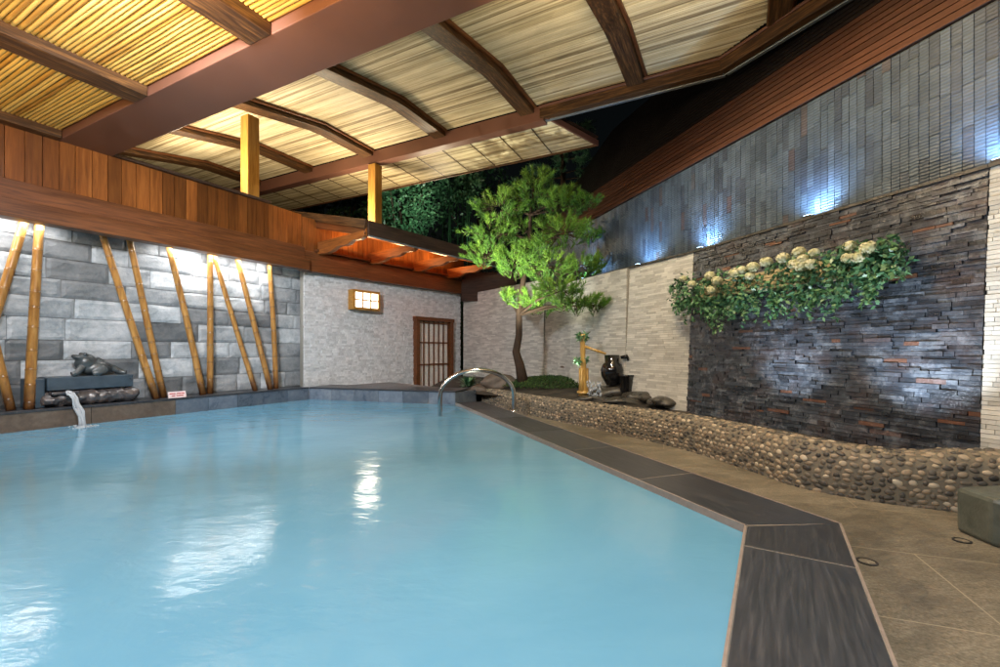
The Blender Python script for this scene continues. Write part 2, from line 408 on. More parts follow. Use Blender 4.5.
# raised ledge along the left wall and the far side
ledge = empty('pool_ledge', A, None, None); ledge['kind'] = 'structure'
lz = .30
def strip(bm, p, q, n_, depth, z0, z1, step, tint=None):
    L_ = (q-p).length; x = (q-p).normalized(); k = max(1, round(L_/step))
    for i in range(k):
        a = p+x*(L_*i/k+.004); b = p+x*(L_*(i+1)/k-.004)
        bm.hexa([V2(a, z0), V2(b, z0), V2(b+n_*depth, z0), V2(a+n_*depth, z0), V2(a, z1), V2(b, z1), V2(b+n_*depth, z1), V2(a+n_*depth, z1)], R(0,1))
fn = V((-(B-A).y, (B-A).x, 0)).normalized()                          # away from the pool
fx = (B-A).normalized()
m = MB(); strip(m, L(-2.9), L(0), N, .05, -.12, lz-.035, .62); strip(m, A, B, fn, .05, -.12, lz-.035, .62)
m.build('riser_tile', M['blue_coping'], ledge)
m = MB(); strip(m, L(-14), L(-2.9), N, .05, -.12, lz-.035, 1.3); m.build('weathered_riser', M['brown_coping'], ledge, label='riser tiles stained brown beneath the fountain')
m = MB(); strip(m, L(-14, -.015), L(0, -.015)-U*.0, N, .7, lz-.034, lz, .9)
strip(m, A-fn*.015+fx*.02, B-fn*.015+fx*.015, fn, .82, lz-.033, lz+.001, .62)
m.build('ledge_top', M['coping'], ledge, bevel=.003)
sd = V((.51,.86,0)).normalized()
m = MB(); m.hexa([V2(B, -.1), V2(B+sd*.82, -.1), V2(B+sd*.82-fx*.03, -.1), V2(B-fx*.03, -.1), V2(B, lz-.04), V2(B+sd*.82, lz-.04), V2(B+sd*.82-fx*.03, lz-.04), V2(B-fx*.03, lz-.04)])
m.build('end_tile', M['blue_coping'], ledge)
m = MB(); m.prism([(p.x, p.y) for p in (A+fn*.05, B+fn*.05-fx*.04, B+sd*.8-fx*.04, A+fn*3)], -.1, lz-.05)
m.prism([(p.x, p.y) for p in (L(-14,.06), L(-.1,.06), L(-.1,.7), L(-14,.7))], -.1, lz-.05)
m.build('ledge_core', M['joint'], ledge)

# ------------------------------------------------------------------ walls
def blockwall(name, p, q, z0, z1, rowh, wr, mat, back, label, cat, rough=.03, sub=.07, depth=.05, nrm=None, tf=None, fq=(2.2,5)):
    root = empty(name, V2((p+q)/2, z0), label, cat)
    x = (q-p).normalized(); Lw = (q-p).length; n = nrm
    m = MB(); z = z0; seedo = V((R(0,50), R(0,50), 0))
    while z < z1-.02:
        h = R(*rowh); h = min(h, z1-z)
        s = -R(0, wr[1]*.5)
        while s < Lw:
            w = R(*wr); a, b = max(s, 0)+.004, min(s+w, Lw)-.004; s += w
            if b-a < .05: continue
            t = tf() if tf else R(0,1); d0 = R(-.5,.5)*depth*.5; tx, tz = R(-.02,.02), R(-.05,.05)
            nx, nz = max(2, int((b-a)/sub)), max(2, int(h/sub)); base = len(m.v)
            for j in range(nz+1):
                for i in range(nx+1):
                    fu, fv = i/nx, j/nz
                    edge = min(fu*(b-a), (1-fu)*(b-a), fv*h, (1-fv)*h)
                    sx_ = a+(b-a)*fu; zz = z+.004+(h-.008)*fv
                    nn = noise.fractal(V((sx_*fq[0], zz*fq[1], t*40))+seedo, .9, 2.1, 5)
                    dd = d0+nn*rough+tx*(fu-.5)+tz*(fv-.5)*.3
                    if edge < .001: dd -= depth*.75
                    m.v.append(V2(p+x*sx_-n*dd, zz))
            for j in range(nz):
                for i in range(nx):
                    k = base+j*(nx+1)+i
                    m.f.append((k, k+1, k+nx+2, k+nx+1)); m.t.append(t)
        z += h
    m.build('stonework', mat, root)
    bk = MB(); a, b = p+n*(depth*.8+rough*1.7), q+n*(depth*.8+rough*1.7); c_, d_ = a+n*.2, b+n*.2
    bk.hexa([V2(a, z0), V2(b, z0), V2(d_, z0), V2(c_, z0), V2(a, z1), V2(b, z1), V2(d_, z1), V2(c_, z1)])
    bk.build('backing', back, root)
    return root
random.seed(11)
blockwall('stone_wall', L(-13,.60), L(.32,.60), lz, 4.3, (.30,.37), (.45,1.15), M['slate_block'], M['joint'],
          'tall wall of blue grey split slate blocks behind the leaning bamboo', 'wall', .015, .05, .018, N)
# rough pale wall with the door (the opening is covered by the door set in front)
WP = V((-4.85,11.19,0))-EV*.03; WQ = WP+EV*5.78
random.seed(5)
def clad(bm, gap, p, q, z0, z1, rowh, wr, g, dj, n, batter=0, zb=0, vertical=False, tf=None, thick=.03, topz=None):
    """strips of stone on a plane from p to q; n points into the wall"""
    x = (q-p).normalized(); Lw = (q-p).length
    def P(s, z, d): return V2(p+x*s+n*(batter*(z-zb)+d), z)
    if not vertical:
        z = z0
        while z < z1-.005:
            h = min(R(*rowh), z1-z); s = -R(0, wr[0])
            while s < Lw:
                w = R(*wr); a, b = max(s, 0), min(s+w-g, Lw); s += w
                if b-a < .01: continue
                d = -R(0, dj); t = tf() if tf else R(0,1); e = R(-.15,.15)*dj
                bm.hexa([P(a,z+g/2,d+e), P(b,z+g/2,d-e), P(b,z+g/2,thick), P(a,z+g/2,thick), P(a,z+h-g/2,d+e), P(b,z+h-g/2,d-e), P(b,z+h-g/2,thick), P(a,z+h-g/2,thick)], t)
            z += h
    else:
        s = 0
        while s < Lw:
            w = R(*wr); z = z0-R(0, rowh[1])
            while z < z1:
                h = R(*rowh); a, b = max(z, z0), min(z+h-g, z1); z += h
                if b-a < .01: continue
                d = -R(0, dj); t = tf() if tf else R(0,1)
                s1 = min(s+w-g, Lw)
                bm.hexa([P(s,a,d), P(s1,a,d), P(s1,a,thick), P(s,a,thick), P(s,b,d), P(s1,b,d), P(s1,b,thick), P(s,b,thick)], t)
            s += w
    gap.hexa([P(0,z0,.012), P(Lw,z0,.012), P(Lw,z0,.18), P(0,z0,.18), P(0,z1,.012), P(Lw,z1,.012), P(Lw,z1,.18), P(0,z1,.18)])
RB = .058                                                           # batter
root = empty('plastered_wall', V2((WP+WQ)/2, -.1), 'rough pale grey split faced wall holding the lantern and lattice door', 'wall')
m, g = MB(), MB()
clad(m, g, WP, WQ, -.1, 3.9, (.035,.075), (.05,.20), .0015, .030, -EN, thick=.03)
m.build('split_face', M['rough_white'], root); g.build('backing', M['gap_pale'], root)
# the dark slate water wall
sN, _ = on_line(R0, RD, 979); sF, _ = on_line(R0, RD, 687)
top = 2.83
root = empty('slate_water_wall', V2((sN+sF)/2, 0), 'dark stacked slate water wall with rusty stones beneath the hydrangeas', 'wall')
m, g = MB(), MB(); random.seed(3)
clad(m, g, sN, sF, .0, top, (.024,.052), (.07,.32), .003, .026, RN, RB, .2)
m.build('slate_strips', M['ledge_slate'], root); g.build('backing', M['gap_dark'], root)
cpm = MB(); 
def coping_on(bm, p, q, z, d, n, thick=.03):
    a, b = p+n*(RB*(z-.2)-.03), q+n*(RB*(z-.2)-.03)
    bm.hexa([V2(a, z), V2(b, z), V2(b+n*d, z), V2(a+n*d, z), V2(a, z+thick), V2(b, z+thick), V2(b+n*d, z+thick), V2(a+n*d, z+thick)])
coping_on(cpm, sN, sF, top+.001, .5, RN); cpm.build('cap_stone', M['dark_rock'], root)
# pale split brick walls
path = [sF+RD*.004, V((2.46,8.92,0)), V((1.66,10.7,0)), V((1.2,12.3,0))]
random.seed(8)
root = empty('pale_brick_wall', V2(path[1], 0), 'tall pale split brick wall right of the pine, between it and the dark slate', 'wall')
m, g, cpm = MB(), MB(), MB()
for i in range(3):
    x = (path[i+1]-path[i]).normalized(); n = V((x.y, -x.x, 0)); n = n if n.x > 0 else -n
    clad(m, g, path[i], path[i+1], .0, top, (.036,.044), (.12,.34), .004, .008, n, RB*(1 if i == 0 else .4), .2)
    coping_on(cpm, path[i], path[i+1], top+.001+.002*i, .5, n)
m.build('brick_face', M['split_white'], root); g.build('backing', M['gap_pale'], root); cpm.build('cap_stone', M['dark_rock'], root)
back = [path[3], WQ+EN*.02+V((.1,0,0))]
root = empty('back_garden_wall', V2((back[0]+back[1])/2, 0), 'pale split brick wall behind the pine trunk beneath the dark eave', 'wall')
m, g = MB(), MB()
x = (back[1]-back[0]).normalized(); n = V((-x.y, x.x, 0)); n = n if n.y > 0 else -n
clad(m, g, back[0], back[1], .0, top+.3, (.036,.044), (.14,.34), .004, .008, n)
m.build('brick_face', M['split_white'], root); g.build('backing', M['gap_pale'], root)
near = [sN-RD*.004, sN-RD*4.0]
root = empty('near_brick_wall', V2(near[1], 0), 'pale brick wall at the right edge of the view, beyond the slate wall', 'wall')
m, g, cpm = MB(), MB(), MB(); clad(m, g, near[1], near[0], .0, top, (.036,.044), (.14,.34), .004, .008, RN, RB, .2)
coping_on(cpm, near[1], near[0], top+.001, .5, RN)
m.build('brick_face', M['split_white'], root); g.build('backing', M['gap_pale'], root); cpm.build('cap_stone', M['dark_rock'], root)

# the building behind: ribbed tile storey and raked timber storey
random.seed(21)
TP = R0+RN*.46; ta, tb = TP-RD*4.5, TP+RD*12.2; TZ = 4.47
root = empty('tiled_building', V2(TP+RD*2, 0), 'tall building with narrow blue grey tiles below red brown boarding', 'building')
m, g = MB(), MB()
clad(m, g, ta, tb, 2.4, TZ, (.26,.52), (.086,.092), .006, .006, RN, vertical=True, tf=lambda: random.choice([R(0,.8), R(.1,.8), R(.3,.8), R(0,1)]), thick=.02)
m.build('wall_tile', M['tile'], root); g.build('backing', M['gap_dark'], root)
m = MB(); g2 = MB(); zc, oc = TZ+.02, 0; tilt = .72
k = 0; hb = .15
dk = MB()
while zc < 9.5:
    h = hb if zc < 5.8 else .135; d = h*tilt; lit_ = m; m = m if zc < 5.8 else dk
    a, b = ta+RN*oc, tb+RN*oc
    a2, b2 = ta+RN*(oc+d), tb+RN*(oc+d)
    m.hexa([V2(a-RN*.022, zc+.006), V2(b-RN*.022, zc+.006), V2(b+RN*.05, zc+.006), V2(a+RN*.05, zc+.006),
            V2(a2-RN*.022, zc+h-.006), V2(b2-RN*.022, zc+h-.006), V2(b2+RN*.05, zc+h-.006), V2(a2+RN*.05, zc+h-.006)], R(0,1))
    zc += h; oc += d; m = lit_
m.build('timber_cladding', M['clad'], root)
M['shaded_clad'] = plain('shaded_cladding', (.012,.008,.008), .5)  # shade on the upper boards, put into a near-black colour
dk.build('shaded_upper_cladding', M['shaded_clad'], root)
g2.hexa([V2(ta+RN*.03, TZ), V2(tb+RN*.03, TZ), V2(tb+RN*.3, TZ), V2(ta+RN*.3, TZ), V2(ta+RN*(oc+.03), zc), V2(tb+RN*(oc+.03), zc), V2(tb+RN*(oc+.3), zc), V2(ta+RN*(oc+.3), zc)])
g2.build('cladding_backing', M['black_metal'], root)

# ------------------------------------------------------------------ timber bulkhead over the left wall
bt = L(-.78)
bulk = empty('plank_bulkhead', L(-4,.1,3.1), 'long orange cedar bulkhead of upright planks over a double beam above the pool', 'beam')
timber('lower_beam', L(-12,.06,3.265), L(-.02,.06,3.265), .26, .27, M['cedar'], bulk)
timber('upper_beam', L(-12,.13,3.55), L(-.1,.13,3.55), .22, .295, M['cedar'], bulk)
m = MB(); s = -12; random.seed(4)
while s < -.98:
    w = R(.19,.215); e = min(s+w, -.98)
    a, b = L(s+.004,.12), L(e-.004,.12)
    m.hexa([V2(a,3.70), V2(b,3.70), V2(b+N*.04,3.70), V2(a+N*.04,3.70), V2(a,4.5), V2(b,4.5), V2(b+N*.04,4.5), V2(a+N*.04,4.5)], R(0,1)); s = e
turn = L(-.98,.12); tend = E(.0,-.1); tdir = (tend-turn).normalized(); tl_ = (tend-turn).length; nn = V((-tdir.y, tdir.x, 0))
for i in range(7):
    a, b = turn+tdir*(tl_*i/7+.004), turn+tdir*(tl_*(i+1)/7-.004)
    m.hexa([V2(a,3.64), V2(b,3.64), V2(b+nn*.04,3.64), V2(a+nn*.04,3.64), V2(a,4.5), V2(b,4.5), V2(b+nn*.04,4.5), V2(a+nn*.04,4.5)], R(.5,1))
# grain must run upright: the planks get their own material with vertical grain
def plankmat():
    t = NT('upright_plank'); f = t.noise(t.coord((14,14,.9)), 1.6, 8, .65, .5); g = t.noise(t.coord((1,1,.6)), 1.2, 3, .5)
    col = t.ramp(f, [(.3, (.11,.034,.007)), (.5, (.20,.064,.013)), (.72, (.29,.105,.024))])
    col = t.mix(.6, col, t.ramp(g, [(.3, .55), (.7, 1.15)]), 'MULTIPLY')
    col = t.mix(1, col, t.ramp(t.tint(), [(0, .45), (.5, .9), (1, 1.25)]), 'MULTIPLY')
    t.bump(f, .3, .005); return t.out(col, .36, 0, .4)
M['uplank'] = plankmat()
m.build('plank', M['uplank'], bulk, label='row of upright cedar planks')
bk = MB(); bk.hexa([L(-12,.165,3.7), L(-.98,.165,3.7), L(-.98,.2,3.7), L(-12,.2,3.7), L(-12,.165,4.49), L(-.98,.165,4.49), L(-.98,.2,4.49), L(-12,.2,4.49)]); bk.build('backing_board', M['dark_wood'], bulk)
timber('top_trim', L(-12,.12,4.53), L(-.95,.12,4.53), .16, .055, M['dark_wood'], bulk)
# soffit closing the gap to the wall
sf = MB(); sf.hexa([L(-12,.22,3.62), L(.2,.22,3.62), L(.2,.62,3.62), L(-12,.62,3.62), L(-12,.22,3.66), L(.2,.22,3.66), L(.2,.62,3.66), L(-12,.62,3.66)])
sf.build('soffit_board', M['plank'], bulk)

# ------------------------------------------------------------------ low eave roof over the door wall
ev = empty('low_eave_roof', E(2.5,.9,3.1), 'low timber eave roof with scalloped brackets over the lattice door wall', 'roof')
timber('main_beam', E(-.02,-.11,3.375), E(5.75,-.11,3.375), .22, .49, M['cedar'], ev)
m = MB(); s = 0; random.seed(6)
while s < 5.8:
    w = .16; a, b = E(s+.004,-.08), E(s+w-.004,-.08)
    m.hexa([V2(a,3.64), V2(b,3.64), V2(b-EN*.03,3.64), V2(a-EN*.03,3.64), V2(a,4.45), V2(b,4.45), V2(b-EN*.03,4.45), V2(a-EN*.03,4.45)], R(.3,1)); s += w
m.build('infill_plank', M['uplank'], ev)
OUT = 1.92
def rz(o): return 4.40-(4.40-3.93)*(o/OUT)                            # underside of the roof boards
# roof deck
m = MB()
for i in range(18):
    o1, o2 = -1.8+i*(OUT+1.8)/18+.004, -1.8+(i+1)*(OUT+1.8)/18-.004
    a0, a1 = (.42, 6.4)
    m.hexa([E(a0,o1,rz(o1)), E(a1,o1,rz(o1)), E(a1,o2,rz(o2)), E(a0,o2,rz(o2)), E(a0,o1,rz(o1)+.03), E(a1,o1,rz(o1)+.03), E(a1,o2,rz(o2)+.03), E(a0,o2,rz(o2)+.03)], R(.3,.9))
m.build('roof_boards', M['plank'], ev)
m = MB(); m.hexa([E(.42,-1.8,rz(-1.8)+.035), E(6.4,-1.8,rz(-1.8)+.035), E(6.4,OUT,rz(OUT)+.035), E(.42,OUT,rz(OUT)+.035), E(.42,-1.8,rz(-1.8)+.12), E(6.4,-1.8,rz(-1.8)+.12), E(6.4,OUT,rz(OUT)+.12), E(.42,OUT,rz(OUT)+.12)])
m.build('roofing', M['black_metal'], ev)
timber('fascia', E(.40,OUT+.035,3.93), E(6.45,OUT+.035,3.93), .06, .32, M['dark_wood'], ev)
timber('drip_edge', E(.42,OUT+.02,3.755), E(6.42,OUT+.02,3.755), .08, .025, M['grey_fascia'], ev)
timber('barge_board', E(.37,-1.85,rz(-1.85)+.08), E(.37,OUT,4.01), .07, .21, M['rafter'], ev)
timber('barge_board_lower', E(.39,-1.8,rz(-1.8)-.09), E(.39,OUT-.05,3.84), .05, .16, M['cedar'], ev)
timber('wall_plate', E(.3,.02,3.66), E(5.8,.02,3.66), .1, .06, M['cedar'], ev)
timber('purlin', E(.45,1.0,4.06), E(6.2,1.0,4.06), .09, .11, M['plank'], ev)
timber('outer_purlin', E(.45,1.62,3.90), E(6.2,1.62,3.90), .07, .08, M['plank'], ev)
prof = [(0,.16),(0,-.14),(.35,-.16),(.6,-.13),(.78,-.06),(.95,-.055),(1.12,-.07),(1.28,-.055),(1.40,-.0),(1.55,.0),(1.70,-.01),(1.80,.02),(1.86,.05),(1.86,.16)]
for t in (.42,1.97,3.55,5.05):
    timber('bracket', E(t,0,3.72), E(t,1,3.72), .12, .2, M['plank'], ev, prof=prof)
    timber('rafter', E(t,-.1,rz(-.1)-.05), E(t,OUT-.03,rz(OUT)-.05), .09, .10, M['plank'], ev)
for t in (1.2,2.76,4.3): timber('rafter', E(t,-.1,rz(-.1)-.05), E(t,OUT-.03,rz(OUT)-.05), .07, .08, M['plank'], ev)
# dark end boards above the garden wall
da, db = at(462,284,15.4), at(516,284,14.3)
timber('end_board', V2(da, 3.34), V2(db, 3.22), .08, .95, M['dark_wood'], ev)
m = MB(); p0 = E(6.05,OUT-.12,3.74); m.tube([p0, p0-V((0,0,.22)), p0-V((0,0,.30))-EN*.05, p0-V((0,0,.40))-EN*.5-EV*.1, p0-V((0,0,.55))-EN*1.5-EV*.25], .035, 8)
m.build('downpipe', M['grey_fascia'], ev, smooth=True)

# ------------------------------------------------------------------ main roof
rf = empty('main_roof', Q(0,-2,4.5), 'great pavilion roof with reed ceiling, arched timber rafters and broad red brown beams', 'roof')
# beam 1: near edge through (-6.80, 7.12), far edge through (-6.52, 7.63)
b1n = V((-6.80,7.12,0)); b1f = V((-6.52,7.63,0)); bw = .57
b1c = (b1n+b1f)/2-W_*.15
b1c = b1c-MM*.055
timber('broad_beam', V2(b1c, 5.2), V2(b1c+W_*15, 5.2), bw+.11, 1.4, M['red'], rf, bevel=.01)
timber('far_beam', Q(-15,.1,6.61), Q(.62,.1,6.61), .26, .34, M['red'], rf, bevel=.006)
def arch(r):                                                        # underside of the rafters
    if r < -1.73: return 6.65+(r+1.73)*.179
    return 6.65
r_near = (b1f-O).dot(MM)+.0
def rafter_prof(r0, r1, depth=.16):
    pts = [r0, -2.3, -1.9, -1.55, -1.1, r1] if r1 > -1.1 else [r0, -2.3, -1.9, -1.6, r1]
    lo = [(r-r0, arch(r)+.00) for r in pts]; hi = [(r-r0, arch(r)+depth) for r in reversed(pts)]
    return lo+hi
for k in range(-6, 4):
    s = .23+2.45*k
    r1 = -.03 if s < 4.2 else -.05-(s-4.27)*.82
    p = Q(s, r_near, 0)
    if r1 < -2.4:
        prof_ = [(0, arch(r_near)), (r1-r_near, arch(r1)), (r1-r_near, arch(r1)+.16), (0, arch(r_near)+.16)]
    else: prof_ = rafter_prof(r_near, r1)
    timber('rafter', p, p+MM, .34, .2, M['rafter'], rf, prof=prof_)
    timber('rafter_cap', V2(Q(s+.21, r_near, 0), arch(r_near)+.125), V2(Q(s+.21, -1.73, 0), arch(-1.73)+.125), .06, .05, M['cedar'], rf)
    if r1 > -1.5: timber('rafter_cap', V2(Q(s+.21, -1.73, 0), arch(-1.73)+.125), V2(Q(s+.21, r1-.02, 0), arch(r1)+.125), .06, .05, M['cedar'], rf)
def edge_s(r): return 4.27 + max(0, -r)*1.22                         # the roof's right-hand edge
# reed ceiling of the far bay: thin canes along the beams
def canes(name, rows, mat, seglen, wob, parent, label=None):
    """rows: list of (s0, s1, r, zc, radius); local X along the cane"""
    m = MB(); x, y = W_, MM
    for (s0, s1, r, zc, rad) in rows:
        t0 = R(0,1)
        n = max(1, int((s1-s0)/seglen)); prev = None
        for i in range(n+1):
            s = s0+(s1-s0)*i/n; rr = r+R(-wob,wob); zz = zc+R(-wob,wob)*.6
            ring = [V((s, rr+math.cos(th)*rad, zz-math.sin(th)*rad)) for th in (0, .8, 1.57, 2.34, 3.14)]
            b0 = len(m.v); m.v += ring
            if prev is not None:
                for k in range(4):
                    m.f.append((prev+k, prev+k+1, b0+k+1, b0+k)); m.t.append(max(0, min(1, t0+R(-.12,.12))))
            prev = b0
    o = m.build(name, mat, origin=(0,0,0), smooth=True)
    # local frame: X=W_, Y=-MM, Z up
    rot = Matrix((W_, MM, V((0,0,1)))).transposed().to_4x4(); o.rotation_euler = rot.to_euler(); o.location = O.copy()
    put(o, parent)
    if label: o['label'] = label
    return o
random.seed(9)
rows = []; r = r_near
while r < -.02:
    rad = R(.013,.021); rows.append((-15, edge_s(r)-.05, r, arch(r)+.175, rad)); r += rad*2+random.choice([0,.002,.004,.012])
canes('reed_ceiling', rows, M['reed'], .8, .003, rf, 'far bay ceiling of thin pale reeds')
rows = []; r = .24
while r < 1.72:
    rad = .03; rows.append((-15, .62+.42*r, r, 6.56-.05*r, rad)); r += rad*2.05
canes('eave_reeds', rows, M['reed'], .6, .004, rf, 'narrow outer strip of reeds beyond the far red beam')
for k in range(12):
    s = -9.3+k*.86
    timber('eave_batten', Q(s,.24,6.52), Q(s,1.7,6.45), .02, .02, M['rafter'], rf, bevel=0)
timber('eave_board', Q(-15,1.74,6.46), Q(1.38,1.74,6.46), .05, .12, M['rafter'], rf)
timber('eave_end_board', Q(.66,.0,6.56), Q(1.4,1.74,6.46), .05, .14, M['red'], rf)
# eave edge on the right: brown board and grey flashing, then the chamfer
cr0, cr1 = Q(4.27,0), Q(4.27+1.22*6, -6)
chx = (cr1-cr0).normalized(); chn = V((chx.y, -chx.x, 0)); chn = chn if chn.x > 0 else -chn
timber('edge_board', Q(.55,.0,6.60), Q(4.28,.0,6.60), .16, .22, M['rafter'], rf)
timber('edge_board', V2(cr0, 6.60), V2(cr1, 6.2), .16, .22, M['rafter'], rf)
timber('edge_flashing', Q(.55,.14,6.54), Q(4.33,.14,6.54), .08, .12, M['grey_fascia'], rf)
timber('edge_flashing', V2(cr0+chn*.14, 6.54), V2(cr1+chn*.14, 6.14), .08, .12, M['grey_fascia'], rf)
timber('edge_bead', Q(.55,-.10,6.72), Q(4.22,-.10,6.72), .04, .05, M['red'], rf)
timber('edge_bead', V2(cr0-chn*.10, 6.72), V2(cr1-chn*.10, 6.32), .04, .05, M['red'], rf)
# roof sheet above the reeds (light tight)
m = MB()
ra, rb = r_near-.6, 0
za = arch(r_near)
def sh(r): return arch(r)+.23
for (ra, rb) in ((r_near,-1.73),(-1.73,-.0)):
    m.hexa([Q(-15,ra,sh(ra)), Q(edge_s(ra)+.05,ra,sh(ra)), Q(edge_s(rb)+.05,rb,sh(rb)), Q(-15,rb,sh(rb)), Q(-15,ra,sh(ra)+.06), Q(edge_s(ra)+.05,ra,sh(ra)+.06), Q(edge_s(rb)+.05,rb,sh(rb)+.06), Q(-15,rb,sh(rb)+.06)])
m.hexa([Q(-15,.05,6.75), Q(.6,.05,6.75), Q(1.4,1.76,6.60), Q(-15,1.76,6.60), Q(-15,.05,6.8), Q(.6,.05,6.8), Q(1.4,1.76,6.66), Q(-15,1.76,6.66)])
m.build('roof_sheet', M['dark_wood'], rf)
# near bay: flat ceiling of thick canes over heavy rafters
s_off = (b1n-O).dot(W_); rn = (b1n-O).dot(MM)
for k, s in enumerate((-.05, 2.40, 4.85, 7.3, 9.75)):
    timber('near_rafter', V2(b1n+W_*s-MM*.112, 4.575), V2(b1n+W_*s-MM*9.5, 4.575), .36 if k else .2, .17, M['rafter'], rf)
rows = []; r = -.14; random.seed(12)
while r > -9.5:
    rad = R(.021,.028); rows.append((s_off-.3, s_off+15, rn+r, 4.635, rad)); r -= rad*1.92+R(0,.004)
canes('cane_ceiling', rows, M['cane'], .5, .006, rf, 'near bay ceiling of thick golden bamboo canes')
m = MB(); a, b = b1n-W_*.3, b1n+W_*15
m.hexa([V2(a,4.67), V2(b,4.67), V2(b-MM*9.5,4.67), V2(a-MM*9.5,4.67), V2(a,5.05), V2(b,5.05), V2(b-MM*9.5,5.05), V2(a-MM*9.5,5.05)])
m.build('roof_sheet', M['dark_wood'], rf)
timber('wall_plate', V2(b1n-W_*.12+MM*.0, 4.62), V2(b1n-W_*.12-MM*9.5, 4.62), .16, .10, M['black_metal'], rf)
# posts standing on the wall heads
def post(name, s, r, z0, z1, label):
    if s is None: p_ = Lpx(250,.38)[0]-O; s, r = p_.dot(W_), p_.dot(MM)
    o = timber(name, Q(s,r,z0), Q(s,r,z1), .27, .27, M['post'], None, up=MM, bevel=.012)
    tag(o, label, 'post', 'square golden posts under the far roof')
    return o
post('roof_post', None, -3.25, 4.42, arch(-3.25)+.02, 'square golden post rising behind the planks near the broad red beam')
post('roof_post', -4.53, .08, 4.35, 6.42, 'square golden post under the far red beam, above the low eave')

# ------------------------------------------------------------------ bamboo poles on the ledge
def bamboo(px0, py0, px1, py1, rad, off0, off1, label):
    rad *= .74; b, _ = Lpx(px0, off0); d = b.y; b.z = lz
    t, _ = Lpx(px1, off1); t.z = H-(py1-CY)/F*t.y
    t = b+(t-b)*((3.5-lz)/(t.z-lz)) if t.z > 1 else t
    n = int((t-b).length/.26); path = []; rr = []; mb = MB()
    bend = V((R(-.02,.02), R(-.02,.02), 0)); mb_t = []
    Lh = (t-b).length; s = 0; pts = [(0, rad*1.02)]
    nodes = []; pos = R(.1,.3)
    while pos < Lh: nodes.append(pos); pos += R(.22,.36)
    for q in nodes: pts += [(q-.02, rad*.99), (q-.006, rad*1.10), (q+.006, rad*.93), (q+.02, rad*.99)]
    pts.append((Lh, rad*.9)); pts.sort()
    P = [b+(t-b)*(q/Lh)+bend*math.sin(math.pi*q/Lh) for q, _ in pts]; RR = [r_*(1-.12*q/Lh) for q, r_ in pts]
    mb.tube(P, RR, 14, .5)
    nn = 14
    for i in range(len(pts)-1):
        tt = .5+R(-.1,.1) if pts[i+1][0]-pts[i][0] > .05 else .12
        for k in range(nn): mb.t[i*nn+k] = tt
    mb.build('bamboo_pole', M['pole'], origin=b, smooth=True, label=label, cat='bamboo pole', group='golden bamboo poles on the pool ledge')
random.seed(2)
bamboo(-40,430, 23.4,221, .085, .12, .46, 'leaning bamboo pole at the left edge, top tilted right beside the thick upright one')
bamboo(29,408, 39.6,223, .088, .16, .46, 'thickest near upright bamboo pole just left of the fountain trough')
bamboo(11,412, -30,250, .075, .2, .46, 'bamboo pole at the left edge whose scorched foot leans in from off view')
bamboo(156.5,396, 102.5,234, .080, .16, .46, 'long bamboo pole tilted left just right of the frog fountain')
bamboo(163.7,396, 129.5,238.5, .078, .30, .46, 'steeper bamboo pole whose foot meets the long tilted one by the fountain')
bamboo(203,392.5, 168,245, .080, .2, .46, 'bamboo pole tilted left, its foot beside the upright middle pole')
bamboo(210,392.5, 210,252, .082, .34, .46, 'upright bamboo pole in the middle of the ledge')
bamboo(255.4,389, 213,252, .070, .12, .46, 'bamboo pole starting from the head of the upright middle one and falling right')
bamboo(270.5,387, 236.7,256, .080, .16, .46, 'second last bamboo pole, tilted left toward the pale wall')
bamboo(276,387, 269,263, .078, .34, .46, 'last nearly upright bamboo pole beside the pale plastered wall')

# ------------------------------------------------------------------ fountain trough, frog, stream
def T(t, off, z): return L(t, off, z)
ft = empty('stone_fountain', L(-4.1,.3,lz), 'dark stone trough fountain pouring hot water over the ledge', 'fountain')
t0, t1 = -4.62, -3.50
m = MB(); m.hexa([T(t0,.14,.56),T(t1,.14,.56),T(t1,.55,.56),T(t0,.55,.56),T(t0,.14,.77),T(t1,.14,.77),T(t1,.55,.77),T(t0,.55,.77)])
m.build('upper_trough', M['trough'], ft, bevel=.015)
m = MB(); m.hexa([T(t0-.2,.16,.30),T(t0-.015,.16,.30),T(t0-.015,.55,.30),T(t0-.2,.55,.30),T(t0-.2,.16,.76),T(t0-.015,.16,.76),T(t0-.015,.55,.76),T(t0-.2,.55,.76)])
m.build('side_stone', M['trough'], ft, bevel=.02)
m = MB()
for i in range(9):
    f0 = i/8; tt = t0+.06+(t1-t0-.12)*f0
    m.blob(T(tt,.24,.42), [U*.16, N*.17, V((0,0,.135))], 2, .15)
o = m.build('wet_basin', M['wet_stone'], ft, smooth=True); rm = o.modifiers.new('r', 'REMESH'); rm.mode = 'VOXEL'; rm.voxel_size = .018; rm.use_smooth_shade = True
m = MB(); m.hexa([T(t0+.02,.02,.50),T(t0+.36,.06,.50),T(t0+.36,.2,.50),T(t0+.02,.2,.50),T(t0+.02,.02,.54),T(t0+.36,.06,.54),T(t0+.36,.2,.54),T(t0+.02,.2,.54)])
m.build('spout_lip', M['wet_stone'], ft, bevel=.01)
